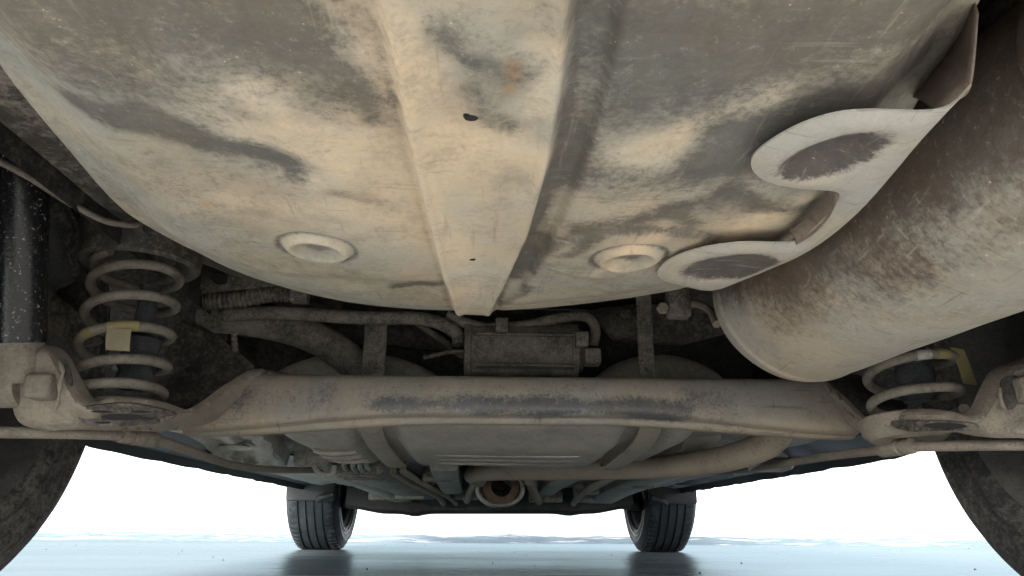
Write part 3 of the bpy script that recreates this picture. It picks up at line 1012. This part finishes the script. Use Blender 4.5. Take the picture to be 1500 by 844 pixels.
# ---- heat shield ----------------------------------------------------------------
def heat_shield():
    out = [(1424, 134), (1405, 155), (1385, 168), (1355, 172), (1320, 171), (1270, 170), (1225, 175), (1180, 189), (1140, 209), (1110, 230), (1101, 246), (1106, 262), (1126, 275), (1160, 282), (1205, 286), (1229, 290),
           (1226, 303), (1212, 322), (1190, 345), (1166, 361), (1130, 363), (1085, 362), (1035, 368), (992, 381), (966, 399), (968, 413), (1000, 424), (1043, 432),
           (1085, 418), (1135, 398), (1185, 374), (1230, 343), (1270, 305), (1310, 262), (1350, 216), (1390, 172), (1418, 142)]
    sm = smooth2(out, 3)
    d1c, d2c = Vector((1215, 234)), Vector((1068, 393))
    w2 = [U(p.x, p.y, Z=.325) for p in sm]
    poly = [(p.x, p.y) for p in w2]
    def dent(q, c, rx, ry, ang):
        v = q - c
        ca, sa = math.cos(ang), math.sin(ang)
        x, y = v.x * ca + v.y * sa, -v.x * sa + v.y * ca
        return math.hypot(x / rx, y / ry)
    D1 = U(1213, 236, Z=.325).xy; D2 = U(1070, 394, Z=.325).xy
    ux = (U(1275, 205, Z=.325).xy - U(1145, 262, Z=.325).xy)
    a1 = math.atan2(ux.y, ux.x)
    a2 = math.atan2((U(1125, 385, Z=.325).xy - U(1010, 398, Z=.325).xy).y, (U(1125, 385, Z=.325).xy - U(1010, 398, Z=.325).xy).x)
    r1 = ux.length * .5
    def fm(q, d):
        z = .3105
        k1 = dent(q, D1, r1 * 1.34, r1 * .84, a1)
        k2 = dent(q, D2, .048, .037, a2)
        z += .010 * (1 - sst(.15, 1.1, k1)) + .006 * (1 - sst(.15, 1.1, k2))
        z += .0035 * (1 - sst(0, .012, d))
        z += .001 * noise.noise(Vector((q.x * 20, q.y * 20, 0)))
        return Vector((q.x, q.y, z))
    # keep the sight-line outline at the sheet's own height
    k = (.3105 - CAM.z) / (.325 - CAM.z)
    def sc(p): return Vector((CAM.x + (p[0] - CAM.x) * k, CAM.y + (p[1] - CAM.y) * k))
    poly = [sc(p) for p in poly]
    D1, D2 = sc(D1), sc(D2); r1 *= k
    o = relief('heat_shield', poly, .0055, fm, Vector((0, 0, .0014)), M['shield'], car, 60)
    o['label'] = 'pale aluminium heat shield with two lobes between well and muffler'
    me = o.data
    bare = me.attributes.new('bare', 'FLOAT', 'POINT'); me.attributes.new('warm', 'FLOAT', 'POINT')
    vals = []
    for v in me.vertices:
        q = Vector((v.co.x, v.co.y)) + Vector((noise.noise(v.co * 60), noise.noise(v.co * 60 + Vector((7, 0, 0))))) * .004
        k1 = dent(q, D1, r1 * 1.34, r1 * .84, a1); k2 = dent(q, D2, .048, .037, a2)
        vals.append(1.45 * (1 - sst(.5, 1.08, k1)) + 1.35 * (1 - sst(.45, 1.05, k2)))
    bare.data.foreach_set('value', vals)
    # upturned flange towards the boot floor
    a = [U(1316, 166, Z=.40), U(1352, 108, Z=.405), U(1390, 52, Z=.41), U(1425, 0, Z=.415)]
    b = [U(1376, 169, Z=.3135), U(1404, 148, Z=.317), U(1424, 122, Z=.327), U(1434, 20, Z=.36)]
    n = 10
    pa = catmull(a, 6); pb = catmull(b, 6)
    secs = []
    for p, q in zip(pa, pb):
        secs.append([p.lerp(q, i / n) + Vector((0, 0, .012 * math.sin(math.pi * i / n))) for i in range(n + 1)])
    V, F = loft_geo(secs, closed=False, cap=False)
    f = part('flange', V, F, M['shield_back'], o)
    s = f.modifiers.new('thick', 'SOLIDIFY'); s.thickness = .0014; s.offset = 1
    # return edge at the notch between the lobes
    e = [U(1229, 291, Z=.3115), U(1215, 320, Z=.3115), U(1192, 345, Z=.3115), U(1168, 360, Z=.3115)]
    pe = catmull(e, 6)
    secs = [[p + Vector((0, 0, .001)), p + Vector((-.002, -.002, .007)), p + Vector((-.006, -.004, .012))] for p in pe]
    V, F = loft_geo(secs, closed=False, cap=False)
    f = part('return_edge', V, F, M['shield_back'], o)
    s = f.modifiers.new('thick', 'SOLIDIFY'); s.thickness = .0012
heat_shield()

# ---- behind the beam: hoses, canister, straps, tank -----------------------------
fh = tube('filler_hose', UV([(296, 466, 1.12), (340, 466, 1.12), (400, 476, 1.14), (450, 490, 1.16), (500, 517, 1.17), (540, 556, 1.18)]), lambda t: .024 + .003 * t, M['black'], car, 20)
lathe('hose_clamp', [(.0235, -.012), (.0245, -.011), (.0245, .011), (.0235, .012)], U(340, 466, Y=1.12), (1, 0, 0), M['arm'], fh, 30, cap=True)
tube('clamp_bolt', UV([(343, 490, 1.09), (344, 505, 1.09), (345, 517, 1.09)]), lambda t: .0055 - .002 * math.sin(t * 12) ** 2, M['arm'], fh, 8)
tube('vent_pipe', UV([(330, 462, 1.085), (400, 458, 1.085), (470, 462, 1.09), (540, 466, 1.09), (600, 466, 1.1), (640, 472, 1.1), (668, 488, 1.12), (672, 505, 1.12)]), .0105, M['black'], car, 14)
ch = tube('corrugated_hose', UV([(300, 442, 1.06), (350, 438, 1.06), (400, 430, 1.06), (436, 432, 1.07)]), lambda t: .0125 + .0011 * math.sin(t * 150), M['rail'], car, 16, 40)
box('connector', *(lambda p: (p.x - .010, p.x + .016, p.y - .012, p.y + .012, p.z - .010, p.z + .012))(U(436, 434, Y=1.06)), M['black'], ch, .003)

def can():
    a = U(684, 512, Y=1.14); b = U(852, 514, Y=1.14)
    L = (b - a).length
    R = .043
    prof = [(.001, -.004), (R * .9, -.004), (R * 1.06, -.002), (R * 1.06, .006), (R, .008)] + [(R + (.0012 if k % 2 else 0), .01 + (L - .03) * k / 8) for k in range(9)] + \
           [(R * 1.05, L - .018), (R * 1.05, L - .008), (R * .8, L - .006), (R * .8, L), (.001, L + .002)]
    o = lathe('vapour_canister', prof, a, b - a, M['black'], car, 40, (.95, 1.0))
    o['label'] = 'black plastic canister tucked above the axle beam'
    for (px, py, w_) in ((735, 478, .010), (868, 523, .012), (852, 498, .010)):
        p = U(px, py, Y=1.09)
        box('lug', p.x - w_, p.x + w_, p.y - .01, p.y + .02, p.z - .012, p.z + .012, M['black'], o, .003)
    for py in (535, 490):
        p = U(770, py, Y=1.093)
        box('moulded_rib', p.x - .075, p.x + .075, p.y - .002, p.y + .02, p.z - .0018, p.z + .0018, M['black'], o, .001)
    return o
can()
tube('purge_hose', UV([(655, 462, 1.12), (700, 478, 1.12), (760, 478, 1.12), (820, 466, 1.12), (858, 464, 1.13), (872, 482, 1.14), (868, 505, 1.15)]), .0085, M['black'], car, 14)
tube('purge_hose', UV([(600, 466, 1.18), (650, 500, 1.2), (664, 512, 1.18), (676, 520, 1.15)]), .006, M['black'], car, 12)
tube('wire_clip', UV([(620, 524, 1.12), (640, 520, 1.12), (655, 516, 1.12), (684, 514, 1.12)]), .0035, M['rail'], car, 8)
for (x0, x1, y0, y1, Y) in ((535, 563, 468, 552, 1.11), (931, 960, 425, 556, 1.10)):
    a, b = U(x0, y0, Y=Y), U(x1, y1, Y=Y)
    box('tank_hanger', a.x, b.x, Y, Y + .004, b.z, a.z, M['black'], car, .0015)
# dark bulkhead of the seat step and a bracket on it
V, F = loft_geo([[(-.45, 1.33, .31), (.45, 1.33, .31)], [(-.45, 1.31, .48), (.45, 1.31, .48)]], closed=False, cap=False)
part('seat_bulkhead', V, F, M['dark'], car)
bk = plate('cross_bracket', [(860, 455, 1.2), (890, 450, 1.2), (935, 445, 1.2), (1040, 450, 1.2), (1060, 490, 1.2), (1000, 505, 1.2), (900, 500, 1.2)], 10, (0, .006, 0), M['rail'], car, puff=.01, n=1)
lathe('bolt_head', [(.0005, 0), (.010, 0), (.012, .003), (.012, .012)], U(918, 460, Y=1.18), (0, 1, 0), M['rail'], bk, 6)
plate('cross_bracket', [(440, 468, 1.24), (700, 470, 1.24), (720, 500, 1.24), (700, 520, 1.24), (560, 505, 1.24), (440, 500, 1.24)], 12, (0, .006, 0), M['dark'], car, puff=.01, n=1)
cb = plate('side_bracket', [(245, 400, 1.05), (300, 380, 1.04), (370, 395, 1.04), (410, 418, 1.05), (360, 424, 1.05), (300, 430, 1.05), (260, 430, 1.05)], 8, (0, .006, .01), M['rail'], car, puff=.008)
lathe('bracket_hole', [(.0005, 0), (.011, 0), (.0115, .002)], U(322, 407, Y=1.028), (0, -.6, -1), M['void'], cb, 20)
plate('side_bracket', [(250, 470, 1.1), (300, 480, 1.1), (340, 510, 1.1), (370, 545, 1.1), (240, 545, 1.1)], 8, (0, .006, .0), M['rail'], car, puff=.008)

# fuel tank
def rbox(x0, x1, y0, y1, z0, z1, r, zf=None, n=7):
    me = bpy.data.meshes.new('t'); bm = bmesh.new()
    bmesh.ops.create_cube(bm, size=1)
    for v in bm.verts:
        v.co = Vector(((x0 + x1) / 2 + v.co.x * (x1 - x0), (y0 + y1) / 2 + v.co.y * (y1 - y0), (z0 + z1) / 2 + v.co.z * (z1 - z0)))
    bmesh.ops.bevel(bm, geom=list(bm.edges), offset=r, segments=n, affect='EDGES', profile=0.5)
    big = [e for e in bm.edges if e.calc_length() > .05]
    bmesh.ops.subdivide_edges(bm, edges=big, cuts=14, use_grid_fill=True)
    V = [v.co.copy() for v in bm.verts]; bm.verts.index_update()
    F = [tuple(v.index for v in f.verts) for f in bm.faces]
    bm.free(); bpy.data.meshes.remove(me)
    if zf:
        for v in V: zf(v)
    return V, F

def tank():
    xl = U(388, 640, Y=1.2).x; xr = U(1006, 650, Y=1.3).x
    y0, y1, zb = 1.12, 1.56, .222
    # bottom follows a slight fall towards the front
    def shape(v):
        v.z += .003 * noise.noise(v * 6)
        if v.z < .29:
            v.z += .022 * sst(1.26, 1.12, v.y) + .02 * (2 * (v.x - (xl + xr) / 2) / (xr - xl)) ** 4
        if v.z < .3: v.z -= .010 * (v.y - y0) / (y1 - y0)
        # straps sit in channels
    sl = (U(546, 628, Y=1.17).x, U(580, 672, Y=1.5).x); sr = (U(935, 628, Y=1.17).x, U(907, 670, Y=1.5).x)
    SL, SR = -.232, .178
    SL = sum(sl) / 2; SR = sum(sr) / 2
    rt = empty('fuel_tank', (0, 1.3, zb), car)
    # three lobes of one moulding, parted by the strap channels
    def lobe(nm, a, b):
        V, F = rbox(a, b, y0, y1, zb, .312, .035, shape)
        return part(nm, V, F, M['tank'], rt)
    lobe('tank_lobe', xl, SL - .024); lobe('tank_lobe', SL + .024, SR - .022); lobe('tank_lobe', SR + .022, xr)
    V, F = rbox(xl + .02, xr - .02, y0 + .016, y1 - .016, zb + .014, .305, .03, shape)
    part('tank_core', V, F, M['tank'], rt)
    for S in (SL, SR):
        prof = [(y0 - .006, .312), (y0 - .006, zb + .05), (y0 + .004, zb + .040), (y0 + .03, zb + .018), (1.22, zb + .002), (1.30, zb - .004), (y1 - .03, zb - .012), (y1 + .004, zb + .02), (y1 + .006, .30)]
        prof = catmull([Vector((0, a, b)) for a, b in prof], 5)
        secs = [[(S - .017, p.y, p.z), (S - .012, p.y, p.z - .002), (S + .012, p.y, p.z - .002), (S + .017, p.y, p.z), (S + .017, p.y, p.z + .004), (S - .017, p.y, p.z + .004)] for p in prof]
        loft('tank_strap', secs, M['tank_top'], rt)
    for zy in (1.33, 1.40, 1.47):
        zz = zb - .01 * (zy - y0) / (y1 - y0) + .0015
        for (xa, xb_) in ((xl + .05, SL - .05), (SL + .09, SR - .09)):
            tube('moulded_rib', [(xa, zy, zz + .004), (xa + .02, zy, zz), (xb_ - .02, zy, zz), (xb_, zy, zz + .004)], .0045, M['tank'], rt, 8, 4)
    # crown of the tank seen above the beam
    for (xa, xb, row) in ((372, 668, 512), (858, 1078, 515)):
        a = U(xa, 545, Y=1.2); b = U(xb, 545, Y=1.2); zt = U((xa + xb) / 2, row, Y=1.2).z
        secs = []
        for i in range(25):
            t = i / 24
            x = a.x + (b.x - a.x) * t
            h = a.z - .06 + (zt - a.z + .06) * (math.sin(math.pi * t) ** .38)
            secs.append([(x, 1.16, .25), (x, 1.19, h - .02), (x, 1.205, h - .004), (x, 1.23, h), (x, 1.29, h), (x, 1.30, .25)])
        loft('tank_crown', secs, M['tank_top'], rt)
    # pale bracket right of the tank
    plate('tank_bracket', [(1008, 632, 1.3), (1056, 633, 1.25), (1048, 652, 1.32), (1010, 672, 1.48), (985, 680, 1.55), (935, 676, 1.56), (970, 672, 1.54), (1000, 655, 1.42)], 6, (0, .01, .02), M['tank'], rt, n=2)
    return rt
tank()
# left floor pocket beside the tank
pk = plate('floor_pocket', [(296, 638, 1.26), (385, 640, 1.26), (400, 660, 1.4), (420, 684, 1.62), (370, 684, 1.55), (330, 672, 1.4), (306, 660, 1.3)], 6, (0, .02, .03), M['grey'], car, puff=-.01, n=2)
lathe('oval_stamp', [(.0005, .002), (.012, .001), (.017, -.001), (.022, .003), (.024, .004)], U(346, 653, Y=1.345), (0, -.1, -1), M['grey'], pk, 28, (1.2, 1.0))

# ---- exhaust pipe ------------------------------------------------------------------
ep = tube('exhaust_pipe', UV([(1150, 560, 1.12), (1148, 610, 1.14), (1130, 646, 1.17), (1085, 666, 1.25), (1030, 678, 1.38), (960, 685, 1.55), (880, 688, 1.7), (790, 690, 1.84), (725, 691, 1.95), (698, 693, 2.02), (692, 697, 2.12), (712, 706, 2.3), (732, 714, 2.5)]), lambda t: .0225, M['pipe'], car, 22, 8)
ep['label'] = 'tan dusty exhaust pipe bending under the fuel tank'
fl = lathe('joint_flange', [(.03, .04), (.052, .03), (.060, .01), (.062, 0), (.056, -.004), (.045, -.001), (.038, .01), (.03, .04)], U(733, 712, Y=2.25), (0.05, -1, -.05), M['rust'], ep, 40)
lathe('catalyst_shell', [(.058, .01), (.064, -.005), (.070, 0), (.074, .06), (.070, .25), (.05, .32)], U(733, 716, Y=2.22), (0, 1, 0), M['grey'], ep, 40, (1, .7))

# ---- mid underbody: floor rails, pipes, sills ------------------------------------------
def strip(name, pts, w_, h, mat, parent=None, res=6):
    """longitudinal pressed rail through sight-line points; w_ width, h height"""
    P = catmull(UV(pts), res)
    secs = [[(p.x - w_ / 2, p.y, p.z + h), (p.x - w_ / 2, p.y, p.z + .006), (p.x - w_ / 2 + .008, p.y, p.z), (p.x + w_ / 2 - .008, p.y, p.z), (p.x + w_ / 2, p.y, p.z + .006), (p.x + w_ / 2, p.y, p.z + h)] for p in P]
    return loft(name, secs, mat, parent or car)
strip('floor_rail', [(455, 684, 1.62), (500, 700, 1.95), (555, 722, 2.5), (590, 736, 2.95)], .075, .05, M['grey'])
strip('floor_rail', [(1010, 688, 1.62), (960, 705, 1.95), (905, 725, 2.5), (880, 738, 2.95)], .10, .05, M['grey'])
strip('floor_rail', [(650, 690, 1.75), (655, 708, 2.1), (662, 724, 2.45)], .065, .06, M['grey'])
strip('floor_rail', [(850, 698, 1.9), (815, 715, 2.3), (800, 726, 2.6)], .06, .05, M['grey'])
# ribbed cover of the brake and fuel lines
lc = strip('line_cover', [(525, 694, 1.72), (560, 708, 2.05), (600, 724, 2.5), (615, 732, 2.8)], .115, .03, M['floor'])
for k in range(9):
    t = k / 8
    Y = 1.76 + t * .9
    a = U(520 + 84 * t, 694 + 30 * t, Y=Y)
    box('cover_rib', a.x - .045, a.x + .055, Y, Y + .03, a.z - .008, a.z + .004, M['floor'], lc, .003)
for k, (px, py) in enumerate(((505, 684), (518, 686), (528, 686), (537, 684))):
    tube('fuel_line', UV([(px, py - 8, 1.64), (px + 2, py + 2, 1.70), (px + 26, py + 14, 2.0), (px + 60, py + 30, 2.45)]), .006, M['grey'], lc, 8)
tube('line_clip', UV([(460, 682, 1.58), (470, 694, 1.58), (486, 694, 1.58), (490, 682, 1.58)]), .006, M['grey'], car, 8)

for (pts, r_) in (([(575, 690, 1.8), (600, 706, 2.1), (640, 726, 2.6), (650, 738, 2.9)], .010), ([(590, 690, 1.8), (618, 707, 2.1), (655, 727, 2.6), (668, 738, 2.9)], .008),
                  ([(905, 694, 1.75), (880, 708, 2.05), (850, 725, 2.55), (840, 738, 2.9)], .011), ([(700, 700, 2.1), (690, 718, 2.45), (684, 733, 2.8)], .013), ([(775, 704, 2.2), (782, 720, 2.5), (790, 734, 2.85)], .015)):
    tube('underbody_pipe', UV(pts), r_, M['pipe'], car, 10)
for (px, py, Y, w_, h_) in ((640, 700, 2.0, .04, .03), (600, 728, 2.6, .05, .025), (690, 728, 2.65, .06, .03), (800, 732, 2.75, .06, .03), (860, 720, 2.45, .04, .03), (945, 712, 2.1, .03, .02), (560, 730, 2.7, .05, .02)  ):
    p = U(px, py, Y=Y)
    bk_ = box('floor_bracket', p.x - w_, p.x + w_, Y, Y + .05, p.z - h_ * .3, p.z + h_, M['floor'], car, .006)
    lathe('bolt_head', [(.0005, 0), (.008, 0), (.009, .002), (.009, .008)], Vector((p.x + w_ * .4, Y - .006, p.z + h_ * .3)), (0, 1, 0), M['pipe'], bk_, 6)

for sx in (-1, 1):
    xr_, pts = sx, []
    secs = []
    for i in range(41):
        y = 1.20 + (2.93 - 1.20) * i / 40
        j = .0035 * noise.noise(Vector((y * 14, sx * 3, 0))) + .002 * (1 if i % 5 == 0 else 0)
        zb = .222 + .012 * (1 - sst(1.2, 1.4, y))
        secs.append([(sx * .60, y, zb + .05), (sx * .66, y, zb + .025), (sx * .715, y, zb + .018), (sx * .719, y, zb + j), (sx * .723, y, zb + j), (sx * .727, y, zb + .018), (sx * .80, y, zb + .03), (sx * .83, y, zb + .07), (sx * .83, y, zb + .14), (sx * .60, y, zb + .14)])
    loft('sill', secs, M['sill'], car, auto=30)
# plain floor side panels between sill and rails
sheet('side_floor', -.62, -.40, 1.22, 1.75, .262, M['floor'], car, 14, 24, .008)
sheet('side_floor', .36, .62, 1.22, 1.75, .262, M['floor'], car, 14, 24, .008)
plate('jack_plate', [(1096, 682, 1.35), (1160, 676, 1.28), (1172, 672, 1.28), (1160, 688, 1.36), (1146, 692, 1.4), (1098, 692, 1.42)], 6, (0, .01, .006), M['tank'], car, n=1)

# front subframe and engine undertray
sub = []
for i in range(49):
    t = i / 48
    px = 508 + (925 - 508) * t
    e = abs(2 * t - 1)
    zb = U(px, 752 - 8 * sst(.72, 1, e) + 4 * math.exp(-((px - 607) / 14) ** 2) + 3 * math.exp(-((px - 835) / 14) ** 2), Y=3.0).z
    x = U(px, 745, Y=3.0).x
    sub.append([(x, 2.97, zb + .05), (x, 2.96, zb + .012), (x, 2.98, zb), (x, 3.06, zb - .002), (x, 3.30, zb + .01), (x, 3.5, zb + .02), (x, 3.5, zb + .30), (x, 2.98, zb + .28)])
loft('subframe', sub, M['sill'], car)
for sx in (-1, 1):
    tube('control_arm', [(sx * .46, 3.02, .195), (sx * .55, 3.08, .185), (sx * .64, 3.20, .185), (sx * .66, 3.26, .19)], .024, M['sill'], car, 12)
    box('arm_mount', sx * .36 - .05, sx * .36 + .05, 2.80, 2.98, .185, .24, M['grey'], car, .012)
for sx in (-1, 1):
    box('arch_liner', *(sorted((sx * .60, sx * .785))), 2.925, 2.955, .182, .36, M['sill'], car, .01)
    tube('liner_clip', [(sx * .66, 2.92, .186), (sx * .64, 2.90, .196), (sx * .60, 2.9, .205)], .012, M['sill'], car, 8)
lathe('gearbox_housing', [(.02, 0), (.07, .01), (.09, .05), (.10, .15), (.09, .25), (.02, .3)], Vector((-.30, 2.96, .262)), (1, 0, 0), M['sill'], car, 28)

# ---- wheels ------------------------------------------------------------------------------
def tyre_profile():
    half = [(.205, .078), (.208, .088), (.216, .094), (.222, .0965), (.2225, .1005), (.229, .1005), (.2295, .0975), (.240, .099), (.2405, .1012), (.2435, .1012), (.244, .0992), (.258, .0995), (.2585, .1022), (.264, .1022), (.2645, .0995), (.268, .099), (.270, .0975), (.283, .091), (.2925, .082), (.2965, .073)]
    tread = []
    for x in (.062, .054, .030, .022, -.004, ):
        pass
    p = [(r, -x) for r, x in half]
    gr = (-.047, -.016, .016, .047)
    for gx in gr:
        top = .300 - abs(gx) * .03
        p += [(top, gx - .0045), (top - .0075, gx - .003), (top - .0075, gx + .003), (top, gx + .0045)]
    p += [(r, x) for r, x in reversed(half)]
    p += [(.196, .07), (.196, -.07), half[0][:1] + (-half[0][1],)]
    return p

def wheel(sx, y, mat):
    c = Vector((sx * WX + (.012 if y < 2 else 0), y, .2985))
    root = empty('wheel', c, car)
    n = 120
    V, F = lathe_geo(tyre_profile(), c, (1, 0, 0), n)
    ty = part('tyre', V, F, mat, root, True, 38)
    # shoulder sipes as thin raised blocks' gaps
    blocks = []
    for k in range(72 if y > 2 else 0):
        a = 2 * math.pi * k / 72
        for s in (-1, 1):
            ca, sa = math.cos(a), math.sin(a)
            P = []
            for (r, x) in ((.2965, .056), (.2985, .056), (.2985, .068), (.2945, .083), (.2895, .083)):
                P.append((r, x * s))
            ww = .0045
            va = []
            for da in (-.0165, .0165):
                for (r, x) in P:
                    aa = a + da * 1.0
                    va.append(c + Vector((x, math.cos(aa) * (r + .0012), math.sin(aa) * (r + .0012))))
            m_ = len(P)
            fa = [tuple(range(m_)), tuple(range(2 * m_ - 1, m_ - 1, -1))] + [(i, (i + 1) % m_, (i + 1) % m_ + m_, i + m_) for i in range(m_)]
            blocks.append((va, fa))
    if blocks:
        V, F = join(blocks)
        tb = part('shoulder_block', V, F, mat, root, False)
        tb['kind'] = 'stuff'
    # rim: barrel, inner lip, disc
    inn = -sx
    prof = [(.212, .080), (.206, .084), (.198, .080), (.192, .070), (.186, .03), (.180, -.02), (.178, -.055), (.14, -.062), (.09, -.05), (.06, -.045), (.001, -.045)]
    lathe('rim', prof, c, (inn, 0, 0), M['rim'], root, 64)
    lathe('brake_drum', [(.001, .05), (.06, .05), (.10, .046), (.112, .03), (.114, 0), (.114, -.03)], c, (inn, 0, 0), M['rust'] if y > 2 else M['dark'], root, 48)
wheel(-1, RA, M['tyre']); wheel(1, RA, M['tyre'])
wheel(-1, FA, M['tyre_wet']); wheel(1, FA, M['tyre_wet'])

# ---- grit frozen on the ice
def grit():
    rnd = random.Random(3)
    items = []
    for k in range(60):
        y = 1.5 + 2.9 * rnd.random() ** .8
        x = (rnd.random() - .5) * 2.0 * (.5 + y * .55)
        r = .001 + .0022 * rnd.random() ** 3
        c0 = Vector((x, y, r * .4))
        vs_ = [c0 + Vector((rnd.uniform(-1, 1) * .4 + dx, rnd.uniform(-1, 1) * .4 + dy, dz)) * r for dx, dy, dz in ((-1, -1, -.4), (1, -1, -.4), (1, 1, -.4), (-1, 1, -.4), (0, 0, .9 + rnd.random()))]
        items.append((vs_, [(0, 1, 4), (1, 2, 4), (2, 3, 4), (3, 0, 4), (3, 2, 1, 0)]))
    V, F = join(items)
    o = part('grit', V, F, M['rail'], None, False)
    o['kind'] = 'stuff'; o['label'] = 'dark grit scattered over the wet ice'; o['category'] = 'grit'
grit()

# ---- body shell above (keeps the daylight out of the underside as on the real car) -----
def shell():
    secs = []
    #     y,   half width, bottom, shoulder, roof half width, roof
    data = [(.02, .70, .40, .72, .60, .80), (.07, .80, .37, .85, .62, 1.05), (.20, .84, .36, .92, .60, 1.38), (.55, .85, .62, .93, .60, 1.44), (.82, .85, .70, .93, .60, 1.46), (1.15, .85, .55, .93, .60, 1.47),
            (1.22, .85, .30, .93, .6, 1.47), (2.0, .85, .28, .93, .6, 1.47), (2.55, .85, .28, .94, .62, 1.38), (2.88, .85, .32, .94, .7, 1.08), (2.95, .85, .62, .93, .72, 1.04), (3.27, .85, .68, .90, .72, .98), (3.60, .84, .60, .85, .7, .92), (3.72, .82, .30, .80, .65, .86), (3.98, .68, .27, .62, .5, .70)]
    for (y, hw, zb, zs, rw, zr) in data:
        secs.append([(-hw, y, zb), (-hw - .01, y, (zb + zs) / 2), (-hw + .02, y, zs), (-rw, y, zr), (0, y, zr + .03), (rw, y, zr), (hw - .02, y, zs), (hw + .01, y, (zb + zs) / 2), (hw, y, zb)])
    V, F = loft_geo(secs, closed=False, cap=False)
    F.append(tuple(range(9))); 
    b = len(V) - 9
    F.append(tuple(b + k for k in range(9)))
    part('body_shell', V, F, M['body'], car, True, 30)
shell()
V, F = loft_geo([[(-.74, .0, .42), (-.76, .05, .36), (-.70, .10, .37), (-.70, .11, .45)], [(0, -.05, .40), (0, .0, .345), (0, .05, .36), (0, .055, .45)], [(.74, .0, .42), (.76, .05, .36), (.70, .10, .37), (.70, .11, .45)]], closed=False, cap=False)
part('rear_bumper', V, F, M['body'], car)
